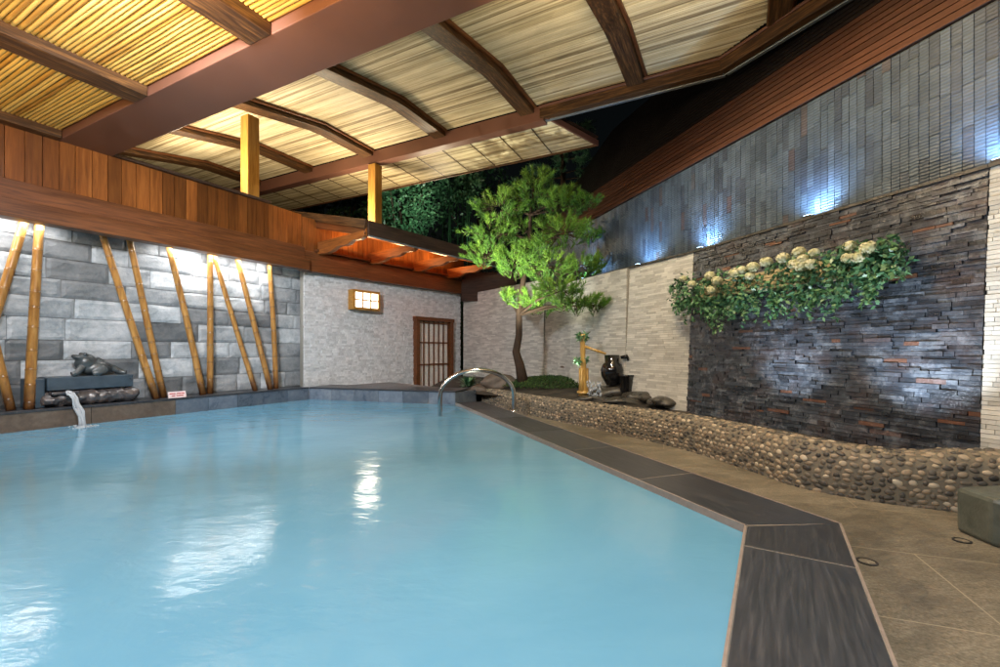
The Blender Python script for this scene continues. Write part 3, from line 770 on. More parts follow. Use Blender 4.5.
# stream
p0 = T(-4.42,.02,.52); pend = V((-6.50,7.02,0)); 
m = MB(); P = []; 
for i in range(13):
    f = i/12; P.append(V((p0.x+(pend.x-p0.x)*f, p0.y+(pend.y-p0.y)*f, .54*(1-f*f*.98-.0)-.01*f)))
rr = [.022+.012*i/12+.006*math.sin(i*2.1) for i in range(13)]
for dx in (-.022,.004,.024):
    m.tube([p_+V((dx*(1+.8*math.sin(i*1.3+dx*90)), dx*.6, .012*math.sin(i*2.3+dx*50))) for i, p_ in enumerate(P)], [r_*R(.45,.9) for r_ in rr], 8)
for i in range(26):
    th = R(0,6.28); q_ = R(.03,.17); m.blob(pend+V((math.cos(th)*q_, math.sin(th)*q_, R(0,.05)*(1-q_*4))), [V((R(.008,.02),0,0)), V((0,R(.008,.02),0)), V((0,0,R(.006,.016)))], 1, .1)
m.blob(pend+V((0,0,.0)), [V((.12,0,0)), V((0,.12,0)), V((0,0,.025))], 2, .3)
m.build('water_stream', M['stream'], origin=p0, smooth=True, label='thin stream of water falling from the stone trough into the pool', cat='water jet')
fc = T(-3.98,.34,.77)
m = MB(); UP = V((0,0,1))
m.blob(fc+U*.02+UP*.13, [U*.23, N*.15, UP*.13], 3, .05)               # body
m.blob(fc-U*.12+UP*.22-N*.02, [(U*.14+UP*.05), N*.12, UP*.13-U*.03], 3, .04)
m.blob(fc-U*.20+UP*.30-N*.02, [(U*.11-UP*.03), N*.10, UP*.05], 3, .03)  # head
m.blob(fc-U*.15+UP*.36-N*.09, [U*.035, N*.035, UP*.035], 2, 0); m.blob(fc-U*.15+UP*.36+N*.06, [U*.035, N*.035, UP*.035], 2, 0)
m.tube([fc+U*.02+UP*.28, fc+U*.16+UP*.16, fc+U*.33+UP*.05], [.05,.07,.05], 8)
m.tube([fc-U*.20+UP*.15-N*.12, fc-U*.27+UP*.06-N*.16, fc-U*.34+UP*.03-N*.15], [.055,.045,.05], 8)
m.tube([fc+U*.10+UP*.10-N*.13, fc-U*.02+UP*.04-N*.19, fc-U*.08+UP*.03-N*.17], [.07,.05,.04], 8)
m.tube([fc+U*.24+UP*.12+N*.0, fc+U*.36+UP*.04-N*.05, fc+U*.42+UP*.03-N*.10], [.07,.05,.035], 8)
o = m.build('frog_statue', M['bronze_stone'], origin=fc, smooth=True, label='dark stone frog statue crouching on the fountain trough', cat='statue')
rm = o.modifiers.new('r', 'REMESH'); rm.mode = 'VOXEL'; rm.voxel_size = .016; rm.use_smooth_shade = True
# small card
cp_ = Lpx(177,.12,lz)[0]
cr = empty('small_sign', cp_, 'small pale pink notice card standing on the ledge between bamboo poles', 'sign')
m = MB(); m.box(cp_+UP*.055, U*.15, N*.012, UP*.055+N*.02); m.build('card', M['card'], cr)
m = MB()
for i, (a, w) in enumerate(((-.08,.05),(.03,.04),(.10,.025),(-.07,.03),(.04,.06))):
    zz = .075 if i < 3 else .035
    m.box(cp_+UP*zz+U*a-N*.016+N*.02*(zz/.055-1), U*w, N*.0015, UP*.009)
m.build('lettering', M['red_print'], cr)

# ------------------------------------------------------------------ wall lamp and lattice door
def Wp(t, o, z): return WP+EV*t+EN*o+V((0,0,z))
def Wt(px): return on_line(WP, EV, px)[1]
tl0, tl1 = on_line(WP+EN*.24, EV, 353)[1], on_line(WP+EN*.24, EV, 380)[1]
zc_ = H+(350-301)/F*(WP+EV*(tl0+tl1)/2).y; hh = .25
lm = empty('wall_lantern', Wp((tl0+tl1)/2, 0, zc_), 'lit wooden box lantern with six paper panes on the plastered wall', 'lamp')
m = MB(); d0, d1 = .02, .24; fr = .035
tm = (tl0+tl1)/2; hw = (tl1-tl0)/2
m.box(Wp(tm,(d0+d1)/2,zc_+hh), EV*hw, EN*(d1-d0)/2, UP*.02); m.box(Wp(tm,(d0+d1)/2,zc_-hh), EV*hw, EN*(d1-d0)/2, UP*.02)
for sgn in (-1,1): m.box(Wp(tm+sgn*(hw-.012),(d0+d1)/2,zc_), EV*.012, EN*((d1-d0)/2-.002), UP*(hh-.021))
for sgn in (-1,1):
    m.box(Wp(tm+sgn*(hw-.04),d1+.006,zc_), EV*.028, EN*.012, UP*(hh-.001)); m.box(Wp(tm,d1+.007,zc_+sgn*(hh-.02)), EV*(hw-.07), EN*.012, UP*.03)
m.build('frame', M['post'], lm)
m = MB(); m.box(Wp(tm,d1-.015,zc_), EV*(hw-.045), EN*.004, UP*(hh-.03)); m.build('paper_pane', emit('lantern_glow', (1,.88,.66), 5), lm)
m = MB(); m.box(Wp(tm,d1+.0,zc_), EV*(hw-.06), EN*.006, UP*.018)
for q in (-1/3,1/3): m.box(Wp(tm+hw*.88*q,d1+.001,zc_), EV*.02, EN*.006, UP*(hh-.04))
m.build('muntin', M['post'], lm)
td0, td1 = Wt(413), Wt(450); dz0, dz1 = -.05, H+(350-320)/F*(WP+EV*td0).y
dr = empty('lattice_door', Wp((td0+td1)/2, 0, dz0), 'wooden sliding door of vertical lattice over pale paper', 'door')
m = MB(); fw = .14; tm = (td0+td1)/2; hw = (td1-td0)/2
m.box(Wp(td0+fw/2,.07,(dz0+dz1)/2), EV*fw/2, EN*.10, UP*(dz1-dz0)/2); m.box(Wp(td1-fw/2,.07,(dz0+dz1)/2), EV*fw/2, EN*.10, UP*(dz1-dz0)/2)
m.box(Wp(tm,.072,dz1+.05), EV*(hw+.03), EN*.11, UP*.06); m.build('door_frame', M['cedar'], dr)
m = MB(); m.box(Wp(tm,.03,(dz0+dz1)/2), EV*(hw-fw), EN*.01, UP*((dz1-dz0)/2-.01)); m.build('paper', M['paper'], dr)
m = MB(); iw = hw-fw
for i in range(7):
    a = -iw+.03+(2*iw-.06)*i/6; m.box(Wp(tm+a,.065,(dz0+dz1)/2), EV*.016, EN*.016, UP*((dz1-dz0)/2-.02))
for q in (.02,.36,.68,.97): m.box(Wp(tm,.085,dz0+(dz1-dz0)*q), EV*(iw-.005), EN*.012, UP*.022)
m.build('lattice', M['cedar'], dr)

# ------------------------------------------------------------------ stainless grab rail
ra_ = V2(atz(438,416,0)); rb_ = atz(514,411,cz)
ra_ = V((atz(440,416,0).x, atz(440,416,0).y, -.1)); apex = H-(370-CY)/F*((ra_.y+rb_.y)/2)
hz = apex; P = []
mid = (ra_+rb_)/2; half = V2(rb_-ra_)/2
for i in range(6): P.append(ra_+UP*((.45)*i/5))
for i in range(1,16):
    th = math.pi*(1-i/16); P.append(V2(mid+half*math.cos(th), .35+(hz-.35)*math.sin(th)))
for i in range(6): P.append(V2(rb_, .35-(.35-cz)*i/5))
hr = empty('grab_rail', rb_, 'arched stainless steel grab rail stepping from the coping into the water', 'handrail')
m = MB(); m.tube(P, .04, 14); m.build('rail_tube', M['chrome'], hr, smooth=True)
m = MB(); m.lathe(V2(rb_, cz), [(.07,0),(.07,.012),(.045,.02),(.04,.03)], 20); m.build('base_flange', M['chrome'], hr, smooth=True)

# ------------------------------------------------------------------ pebble planter wall
def st(px, py, z, top): p = atz(px, py, z); return (p.x, p.y, top)
ST = [(-.42,10.75,.26), (-.10,10.25,.27), (.55,9.05,.27), st(600,430,FL,.30), st(681,449,FL,.33), st(745,469,FL,.34), st(798,487,FL,.35), st(870,501,FL,.33), st(925,508,FL,.33), st(966,513,FL,.37)]
ST += [(4.35,3.25,.41),(4.9,2.9,.44)]
def smooth_path(pts, k=6):
    out = []
    for i in range(len(pts)-1):
        p0, p1, p2, p3 = (pts[max(i-1,0)], pts[i], pts[i+1], pts[min(i+2, len(pts)-1)])
        for j in range(k):
            t = j/k
            out.append(tuple(.5*((2*b)+(-a+c)*t+(2*a-5*b+4*c-d)*t*t+(-a+3*b-3*c+d)*t**3) for a, b, c, d in zip(p0, p1, p2, p3)))
    out.append(pts[-1]); return out
SP = [V(p) for p in smooth_path(ST, 8)]
pw = empty('pebble_planter', V2(SP[30], FL), 'long curving low wall set with river pebbles, bordering the deck', 'planter wall')
# profile across the wall: (inward distance, height fraction)
PROF = [(.0,0),(-.015,.3),(-.012,.66),(.008,.86),(.05,.97),(.12,1.0),(.22,1.01),(.31,.93),(.34,.5),(.36,.0)]
m = MB(); nr = len(PROF); NRM = []
for i, p in enumerate(SP):
    d = (SP[min(i+1, len(SP)-1)]-SP[max(i-1, 0)]); d.z = 0; d.normalize(); n = V((-d.y, d.x, 0)); n = n if n.dot(V((1,.6,0))) > 0 else -n
    NRM.append(n)
    for (o, h) in PROF: m.v.append(V((p.x, p.y, 0))+n*o+V((0,0,FL-.02+(p.z-FL+.02)*h)))
for i in range(len(SP)-1):
    for k in range(nr-1):
        a = i*nr+k; m.f.append((a, a+nr, a+nr+1, a+1)); m.t.append(.5)
m.build('mortar_bed', M['mortar'], pw, smooth=True)
random.seed(31); m = MB()
# arc-length walk, rows of stones
cum = [0]
for i in range(1, len(SP)): cum.append(cum[-1]+(V2(SP[i])-V2(SP[i-1])).length)
def sp_at(s):
    for i in range(1, len(SP)):
        if s <= cum[i]:
            f = (s-cum[i-1])/(cum[i]-cum[i-1]); return SP[i-1].lerp(SP[i], f), NRM[i-1].lerp(NRM[i], f).normalized(), (V2(SP[i])-V2(SP[i-1])).normalized()
    return SP[-1], NRM[-1], (V2(SP[-1])-V2(SP[-2])).normalized()
pl = [0]
def prof_len(h):
    out = [0]
    for i in range(1, nr): out.append(out[-1]+math.hypot(PROF[i][0]-PROF[i-1][0], (PROF[i][1]-PROF[i-1][1])*h))
    return out
v = .028
placed = 0; row = 0
while True:
    rowh_ = R(.040,.052)
    s = R(0,.05)
    any_ = False
    while s < cum[-1]:
        p, n, x = sp_at(s); h = p.z-FL+.02; pls = prof_len(h)
        vv = v+R(-.012,.012)
        w = R(.038,.085)
        if vv < pls[-2]-.12:
            any_ = True
            for i in range(1, nr):
                if vv <= pls[i]:
                    f = (vv-pls[i-1])/(pls[i]-pls[i-1]); o = PROF[i-1][0]+(PROF[i][0]-PROF[i-1][0])*f; hh_ = PROF[i-1][1]+(PROF[i][1]-PROF[i-1][1])*f
                    do = n*(PROF[i][0]-PROF[i-1][0])+UP*(PROF[i][1]-PROF[i-1][1])*h; break
            up = do.normalized(); nor = x.cross(up); 
            if nor.dot(n) > 0 and up.z > .5: nor = -nor
            if nor.z < -.2: nor = -nor
            c = V((p.x, p.y, 0))+n*o+UP*(FL-.02+h*hh_)
            ang = R(-.45,.45); a_ = x*math.cos(ang)+up*math.sin(ang); b_ = up*math.cos(ang)-x*math.sin(ang)
            tint = random.choice([R(0,.3), R(.1,.6), R(.3,.75), R(.55,1)])
            m.blob(c-nor*.001, [a_*w*.50, b_*rowh_*R(.44,.56), nor*.011], 1 if c.y > 6 else 2, .08, tint)
        s += w+R(.006,.022)
    v += rowh_+.004; row += 1
    if not any_ or row > 22: break
m.build('pebbles', M['pebble'], pw, smooth=True)

# ground inside the planter
m = MB(); nn = 18
for i, p in enumerate(SP):
    for j in range(7):
        f = j/6; q = V2(p)+NRM[i]*.3
        tgt_, _t = on_line(R0, RD, 0) if False else (None, None)
        # reach towards the wall
        e = q+NRM[i]*(1.6*f)
        far = max(0, min(1, (p.y-7)/3))
        z = .17+far*(.06+.16*math.sin(min(1, f*1.1)*math.pi/2))+.02*noise.noise(V((e.x*3, e.y*3, 0)))
        m.v.append(V((e.x, e.y, z)))
for i in range(len(SP)-1):
    for j in range(6):
        a = i*7+j; m.f.append((a, a+7, a+8, a+1)); m.t.append(R(0,1))
m.v += [V((-.9,10.7,.18)), V((3.4,7.4,.16)), V((2.6,9,.24)), V((1.4,12.4,.34)), V((-1.7,16,.3)), V((-1.9,12,.2)), V((.8,11,.38))]
b0 = len(m.v)-7
for tri in ((6,1,2),(6,2,3),(6,3,4),(6,4,5),(6,5,0),(6,0,1)): m.f.append(tuple(b0+i for i in tri)); m.t.append(.5)
m.build('garden_soil', M['soil'], smooth=True, kind='structure')

# ------------------------------------------------------------------ plants
def leaf(m, c, d, up, ln, w, tint):
    s_ = d.cross(up).normalized()*w; m.face([c, c+d*ln*.45+s_, c+d*ln, c+d*ln*.45-s_], tint)
def rvec():
    while True:
        v_ = V((R(-1,1), R(-1,1), R(-1,1)))
        if .05 < v_.length < 1: return v_.normalized()
def plume(m, a, b, rad, n, tint, nl=.14, w=.006):
    """a twig from a to b bristling with forward-pointing needles"""
    ax = (b-a).normalized()
    for i in range(n):
        f = R(0,1)**.8; c = a.lerp(b, f); v_ = rvec(); v_ = (v_-ax*v_.dot(ax)).normalized()
        d = (ax*R(.5,1.0)+v_*R(.5,1)+UP*.15).normalized(); l_ = nl*R(.7,1.15)
        s_ = d.cross(rvec()).normalized()*w
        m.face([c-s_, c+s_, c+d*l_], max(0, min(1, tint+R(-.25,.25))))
# the pine
random.seed(44)
tb_ = at(523,378,10.6)
tr_pts = [at(523,383,10.6), at(520,366,10.6), at(516,352,10.6), at(519,335,10.6), at(519,315,10.6), at(521,296,10.6), at(525,270,10.6), at(530,240,10.6), at(530,215,10.6), at(533,195,10.6)]
pt = empty('pine_tree', tr_pts[0], 'bright green pine with a bending trunk, lit from below, in the garden', 'tree')
tk = MB(); tk.tube(tr_pts, [.14,.11,.09,.08,.075,.07,.06,.05,.035,.02], 10)
m = MB()
crown_c = at(531,240,11.5)
def in_crown(px, py):
    if ((px-531)/72)**2+((py-240)/60)**2 < 1: return True
    return False
branches = []
def bump_ell(dx, dy): return 1
targets = []
# outline hugging pads: (px, py, half width px, half height px)
PADS = [(500,206,30,17),(535,196,30,17),(562,203,26,16),(585,200,16,9),(490,232,30,17),(525,228,34,18),(562,232,30,18),(590,232,14,10),(483,254,20,12),(515,262,30,16),(548,266,30,18),(580,268,26,15),(596,262,12,8),
        (535,178,18,8),(535,248,30,15),(560,288,26,11),(533,296,24,10),(575,300,28,9),(596,303,14,7),(545,305,30,9),(507,296,10,5)]
for (px, py, wx, wy) in PADS:
    dd = 10.6+R(-.9,.9)*(.5 if py > 280 else 1)
    if px > 550 and py > 275: dd = R(9.1,9.5)
    pc = at(px, py, dd); sx = wx/F*dd; sz = wy/F*dd
    base = min(tr_pts[3:], key=lambda q: abs(q.z-(pc.z-.25)))
    midp = base.lerp(pc, .5)+V((0,0,R(-.05,.12)))
    tk.tube([base, midp, pc-UP*sz*.3], [.032,.024,.012], 6, caps=False)
    sz *= .80; n = int(12+sx*sz*200)
    for i in range(n):
        v_ = rvec()*R(.25,1)**.5; e = pc+V((v_.x*sx*1.05, v_.y*sx*.95, v_.z*sz*1.1))
        out = (V((v_.x*.9, v_.y*.7, 0))+UP*R(.15,.9)).normalized()
        a = e-out*R(.12,.25)
        tk.tube([pc.lerp(a, .55), a, e], [.009,.006,.004], 4, caps=False)
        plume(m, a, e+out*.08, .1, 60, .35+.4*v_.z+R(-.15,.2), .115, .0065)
tk.build('trunk', M['bark'], pt, smooth=True)
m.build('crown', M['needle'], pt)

def leafmass(m, c, rad, n, ls, tint=.5, flat=.8, cl=.25):
    cs = [rvec()*R(.3,1)**.5 for _ in range(max(4, n//26))]
    for i in range(n):
        q = random.choice(cs)+rvec()*R(0,cl); p = c+V((q.x*rad[0], q.y*rad[1], q.z*rad[2])); d = (rvec()+V((q.x,q.y,q.z*.3))*.6-UP*.2).normalized()
        leaf(m, p, d, rvec(), ls*R(.6,1.2), ls*.22, max(0, min(1, tint+R(-.3,.3)+q.z*.2)))
def broad_tree(name, px, py, d, wx, wy, n, ls, label, mat='far_leaf', tint=.4, seed=1, ztop=None):
    random.seed(seed); c = at(px, py, d); rx, rz_ = wx/F*d, wy/F*d
    root = empty(name, V((c.x, c.y, FL-.05)), label, 'tree', 'dark trees beyond the low roof')
    t_ = MB(); t_.tube([V((c.x,c.y,FL-.05)), V((c.x+.1,c.y,c.z*.5)), c], [.22,.16,.05], 8)
    for k in range(7):
        q = rvec(); t_.tube([V((c.x,c.y,c.z*.7)), c+V((q.x*rx*.8, q.y*rx*.8, q.z*rz_*.7))], [.06,.015], 5, caps=False)
    t_.build('trunk', M['bark'], root, smooth=True)
    m_ = MB(); leafmass(m_, c, (rx, rx*.8, rz_), n, ls, tint); m_.build('crown', M[mat], root)
broad_tree('broadleaf_tree', 400,205,17.5, 34,42, 5200, .20, 'leafy tree with pale lit leaves just right of the second golden post', tint=.55, seed=5)
broad_tree('broadleaf_tree', 345,205,19, 40,40, 2600, .22, 'dark leafy tree left of the second golden post, under the reed eave', tint=.3, seed=6)
broad_tree('broadleaf_tree', 478,215,21, 50,60, 3000, .24, 'dark leafy tree filling the gap behind the bamboo grove', tint=.3, seed=8)
# cedar behind the pine
random.seed(15)
cc = at(563,150,17.5)
root = empty('cedar_tree', V((cc.x, cc.y, FL-.05)), 'dark cedar with drooping blue green sprays above and behind the pine', 'tree', 'dark trees beyond the low roof')
t_ = MB(); t_.tube([V((cc.x,cc.y,FL-.05)), V((cc.x,cc.y,cc.z+1.6))], [.25,.05], 8); m_ = MB()
for i in range(46):
    z = cc.z-2.4+3.8*i/46; th = R(0,6.28); ln = R(.9,1.7)*(1-.35*i/46); d = V((math.cos(th), math.sin(th), .12))
    a = V((cc.x,cc.y,z)); b = a+d*ln; t_.tube([a, b], [.03,.01], 4, caps=False)
    for k in range(9):
        q = a.lerp(b, R(.35,1)); e = q+(d*.35+rvec()*.25-UP*.08); plume(m_, q, e, .1, 26, .25+R(-.1,.25), .17, .012)
t_.build('trunk', M['bark'], root, smooth=True); m_.build('crown', M['far_leaf'], root)
# bamboo grove stems
random.seed(19)
for i, px in enumerate((441,447,452,457,462,468,472)):
    d = R(18.5,20.5); b = at(px, 350, d); topz = H+(350-172)/F*d; lean = R(-.25,.25)
    root = empty('bamboo_plant', V((b.x,b.y,FL-.05)), 'slender living bamboo stem in the dark grove left of the pine', 'plant', 'bamboo stems in the grove')
    s_ = MB(); s_.tube([V((b.x,b.y,FL-.05)), V((b.x+lean*.3,b.y,topz*.5)), V((b.x+lean,b.y,topz))], [.045,.04,.015], 7); s_.build('stem', M['far_leaf'], root, smooth=True)
    l_ = MB(); leafmass(l_, V((b.x+lean,b.y,topz-.5)), (.5,.5,.8), 150, .22, .75, cl=.5); l_.build('leaves', M['far_leaf'], root)

# garden things
random.seed(23)
def rock(name, px, py, d, sx, sy, sz, mat, label, cat='rock', group=None):
    c = at(px, py, d); m_ = MB(); m_.blob(c, [V((sx,0,0)), V((0,sy,0)), V((0,0,sz))], 3, .22)
    return m_.build(name, mat, origin=c-UP*sz, smooth=True, label=label, cat=cat, group=group)
rock('garden_rock', 500,382,11.0, .42,.3,.20, M['rock'], 'brown rounded rock left of the pine trunk foot')
rock('garden_rock', 480,390,10.9, .2,.2,.13, M['rock'], 'small brown rock at the end of the raised pool ledge')
# moss mound under the pine
m = MB()
for i in range(6500):
    f = R(0,1); th = R(0,6.283); rr_ = f**.5; c = at(549,384,10.9)
    p = V((c.x+math.cos(th)*rr_*1.15, c.y+math.sin(th)*rr_*.9, 0)); p.z = c.z-.04+.20*(1-rr_**2)+R(-.02,.02)
    leaf(m, p, (rvec()*.6+UP).normalized(), rvec(), R(.03,.07), .012, R(0,1))
m.build('ground_cover', M['moss'], kind='stuff', label='low dark green ground cover under the pine', cat='ground cover')
def strap_plant(px, py, d, n, ln, label):
    b = at(px, py, d); m_ = MB()
    for i in range(n):
        th = R(0,6.283); el = R(.3,1.2); a = V((math.cos(th)*math.cos(el), math.sin(th)*math.cos(el), math.sin(el)))
        s_ = a.cross(UP).normalized()*.03; q1 = b+a*ln*.5; q2 = b+a*ln*R(.8,1)-UP*.1
        t_ = R(0,1); m_.face([b-s_*.4, b+s_*.4, q1+s_, q1-s_], t_); m_.face([q1-s_, q1+s_, q2], t_)
    m_.build('leafy_plant', M['leaf'], origin=b, label=label, cat='plant')
strap_plant(468,388,11.6, 60, .5, 'spiky dark green plant beside the lattice door')
strap_plant(484,386,12.2, 30, .35, 'small low green plant behind the brown rock')
# stone lantern, dim, behind the bamboo spout
c = at(570,388,11.2)
sl = empty('stone_lantern', c, 'small dim stone lantern with a wide cap left of the bamboo spout', 'lantern')
m = MB(); m.lathe(c, [(.16,0),(.16,.06),(.09,.08),(.085,.30),(.14,.33),(.14,.37)], 12); m.build('pedestal', M['rock'], sl, smooth=False)
m = MB(); m.lathe(c+UP*.37, [(.10,0),(.10,.14)], 6); m.build('fire_box', M['rock'], sl)
m = MB(); m.lathe(c+UP*.51, [(.25,0),(.24,.03),(.10,.11),(.03,.15),(.04,.19),(.01,.22)], 12); m.build('cap', M['rock'], sl)
# gold bamboo spout
bd = 9.0
b0_ = at(583,396,bd); 
bs = empty('bamboo_spout', b0_, 'golden bamboo water spout post with an arm toward the black jar', 'water spout')
m = MB(); ht = (396-334)/F*bd
pp = []; rr = []
for i in range(13):
    f = i/12; pp.append(b0_+UP*ht*f+V((math.sin(f*5)*.01,0,0))); rr.append((.065 if f < .45 else .05)*(1.12 if i % 3 == 0 else 1))
m.tube(pp, rr, 12); m.build('post', M['gold'], bs, smooth=True)
m = MB(); m.lathe(b0_+UP*.06, [(.12,0),(.12,.04)], 12)
for k in range(3): m.tube([b0_+V((.08*math.cos(k*2.1),.08*math.sin(k*2.1),.0)), b0_+V((.08*math.cos(k*2.1),.08*math.sin(k*2.1),ht*.45))], .032, 8)
m.build('bundle', M['gold'], bs, smooth=True)
m = MB(); m.tube([at(583,346,bd), at(606,354,bd-.15)], [.03,.022], 8); m.build('arm', M['gold'], bs, smooth=True)
m = MB(); leafmass(m, at(583,334,bd), (.14,.14,.10), 70, .12, .8); m.build('sprig', M['leaf'], bs)
m = MB(); leafmass(m, at(581,360,bd-.1), (.12,.12,.16), 60, .11, .6); m.build('sprig', M['leaf'], bs)
# black jar on a stone and smaller bucket
jb = at(612,385,9.0)
jar = empty('black_jar', jb, 'big glossy black round jar that the bamboo arm pours into', 'jar')
jh = (385-355)/F*9
m = MB(); m.lathe(jb, [(.11,0),(.14,.05),(.21,.18),(.225,.30),(.19,.41),(.14,.45),(.15,jh),(.12,jh),(.12,.45)], 24); m.build('jar_body', M['black_glaze'], jar, smooth=True)
m = MB(); m.tube([jb+V((.15,-.1,jh-.05)), jb+V((.26,-.12,jh-.02)), jb+V((.30,-.13,jh-.1))], .035, 8); m.build('spout', M['black_glaze'], jar, smooth=True)
kb = at(626,392,8.8)
m = MB(); m.lathe(kb, [(.11,0),(.15,.30),(.165,.31),(.165,.34),(.14,.34),(.12,.2)], 20); m.build('black_bucket', M['black_glaze'], origin=kb, smooth=True, label='small black tapered bucket standing right of the round jar', cat='bucket')
random.seed(28)
for i, (px, py, d, sx, sy, sz, lab) in enumerate(((612,393,9.1,.42,.3,.16,'dark wet stone carrying the black jar'),(640,397,8.4,.34,.22,.10,'dark wet stone right of the black bucket'),(592,399,8.8,.30,.2,.09,'dark wet stone at the foot of the bamboo spout'),
        (662,402,7.9,.24,.2,.09,'last dark stone of the row, nearest the slate wall'),(624,402,8.3,.40,.2,.09,'long low dark stone beneath the bucket'))):
    rock('wet_rock', px, py, d, sx, sy, sz, M['dark_rock'], lab)
m = MB()
for k in range(60): m.blob(at(594+R(-7,7), 388+R(-7,8), 8.7+R(-.05,.05)), [V((R(.01,.03),0,0)), V((0,R(.01,.03),0)), V((0,0,R(.01,.05)))], 1, .2)
m.build('water_splash', M['stream'], smooth=True, label='white splash of water beside the bamboo spout', cat='water splash')

# hydrangea garland on the wall
random.seed(52)
def RW(px, out, py):                                                 # a point in front of the feature wall
    p, t = on_line(R0+RN*(.12-out), RD, px); return V((p.x, p.y, H-(py-CY)/F*p.y))
tp, tq = RW(700,.10,283), RW(862,.10,262)
tp.z = tq.z = 2.14
tro = empty('flower_trough', (tp+tq)/2, 'narrow yellow bamboo slat shelf fixed to the slate wall behind the flowers', 'shelf')
m = MB()
for k in range(5): m.bar(tp+UP*(.05*k-.1), tq+UP*(.05*k-.1), .03, .04)
m.build('slat_panel', M['reed'], tro)
m = MB(); m.bar(tp-UP*.13-RN*.08, tq-UP*.13-RN*.08, .16, .025); m.build('shelf_board', M['reed'], tro)
FLW = [(683,279),(692,284),(710,276),(717,281),(712,290),(735,273),(742,270),(753,267),(750,276),(766,262),(783,258),(799,252),(803,259),(794,264),(814,253),(811,264),(801,266),(850,246),(860,257),(848,258),(869,248)]
CLUMP = [(688,292,17,20,'leftmost hydrangea clump, spilling past the pale brick wall edge'),(715,295,17,26,'second hydrangea clump from the left, with three pale heads'),(745,288,20,26,'hydrangea clump left of the bare yellow slat gap'),
         (790,280,24,30,'full hydrangea clump trailing low in the middle of the wall'),(830,275,22,30,'hydrangea clump with trailing stems under the rusty stones'),(862,262,22,24,'hydrangea clump with four large cream heads'),(888,258,17,24,'rightmost leafy hydrangea clump with no flowers')]
used = {}
roots = []
for (px, py, wx, wy, lab) in CLUMP:
    c = RW(px,.22,py); root = empty('hydrangea_plant', c, lab, 'plant', 'hydrangeas on the slate wall'); roots.append((px, root))
    m = MB(); d = c.y
    sx = wx/(F*1.08)*d*1.9; sz = wy/F*d
    for i in range(470):
        a = R(-1,1); b_ = R(-1,1)
        if a*a+b_*b_ > 1.1: continue
        p = c+RD*(-a*sx*.62)-RN*R(-.06,.16)+UP*(b_*sz*.8+(.04*math.sin(a*7)))
        leaf(m, p, (rvec()-UP*.5-RN*.3).normalized(), rvec(), R(.05,.10), .022, R(0,1))
    for k in range(10):                                              # trailing stems
        a = R(-.95,.95); p = c-RD*a*sx*.6-RN*.08; ln = R(.15,.50)
        for q in range(26):
            f = R(0,1); pp_ = p-UP*(sz*.4+ln*f*.8)+RD*.05*math.sin(f*5+k); leaf(m, pp_, (rvec()-UP*.6).normalized(), rvec(), R(.04,.075), .018, R(.3,1))
    m.build('foliage', M['leaf'], root)
for (px, py) in FLW:
    root = min(roots, key=lambda q: abs(q[0]-px))[1]
    c = RW(px,.36,py); m = MB(); rad = .072*R(.85,1.2)
    for i in range(110):
        v_ = rvec(); v_.z *= .8; p = c+v_*rad; e1 = v_.cross(rvec()).normalized(); e2 = v_.cross(e1).normalized(); w = R(.011,.017)
        m.face([p-e1*w, p-e2*w, p+e1*w, p+e2*w], R(0,1))
    m.blob(c, [V((rad*.85,0,0)), V((0,rad*.85,0)), V((0,0,rad*.7))], 2, .1, .2)
    m.build('flower_head', M['petal'], root)

# stone block, drain rings
bb = atz(966,545,FL)
m = MB(); zt = H-(490-CY)/F*bb.y
m.prism([(3.28,3.24),(3.25,2.97),(3.55,2.62),(4.2,2.75),(4.1,3.35)], FL, .22)
o = m.build('stone_block', M['block'], bevel=.03, label='dark rough cut stone block on the deck at the right edge', cat='stone block')
for (px, py, lab, rad) in ((867,562,'round metal ring drain in the deck near the pool corner',.055),(962,541,'round metal ring drain in the deck beside the stone block',.05)):
    c = atz(px, py, FL); root = empty('floor_drain', c, lab, 'drain', 'ring drains in the deck')
    m = MB(); m.lathe(c, [(rad,0),(rad,.006),(rad*.82,.008),(rad*.8,.004),(rad*.8,0)], 24); m.build('drain_ring', M['black_metal'], root, smooth=False)
    m = MB(); m.lathe(c, [(rad*.74,0),(rad*.74,.005)], 20); m.build('drain_cover', M['floor'], root)

# ------------------------------------------------------------------ ledge lamps
def look(o, d): o.rotation_euler = V(d).to_track_quat('-Z', 'Y').to_euler()
def light(name, kind, loc, power, color, d=(0,0,-1), size=.1, size_y=None, spot=60, blend=.5):
    l = bpy.data.lights.new(name, kind); l.energy = power; l.color = color
    if kind == 'AREA':
        l.size = size
        if size_y: l.shape = 'RECTANGLE'; l.size_y = size_y
    elif kind in ('SPOT','POINT'): l.shadow_soft_size = size
    if kind == 'SPOT': l.spot_size = math.radians(spot); l.spot_blend = blend
    o = bpy.data.objects.new(name, l); COL.objects.link(o); o.location = V(loc); look(o, d); return o
ledge_specs = [(1000,.20,'ledge lamp at the top right corner above the pale brick'),(808,.20,'ledge lamp above the hydrangeas, middle of the slate wall top'),(700,.20,'ledge lamp where the slate wall meets the pale brick wall')]
glass = emit('lamp_glass', (.45,.72,1), 14)
def ledge_lamp(p, lab):
    root = empty('ledge_lamp', p, lab, 'lamp', 'small uplights along the wall top')
    m = MB(); m.box(p+UP*.035, RD*.05, RN*.035, UP*.02); m.bar(p, p+UP*.03, .02, .02); m.build('housing', M['black_metal'], root, bevel=.004)
    m = MB(); m.box(p+UP*.057, RD*.042, RN*.028, UP*.002); m.build('lens', glass, root)
    light('ledge_spot', 'SPOT', p+UP*.085+RN*.02, 80, (.32,.60,1), RN*.35+UP, .02, spot=150, blend=1)
    light('ledge_spot_core', 'SPOT', p+UP*.085+RN*.04, 8, (.75,.88,1), RN*1.0+UP*.8, .02, spot=140, blend=1)
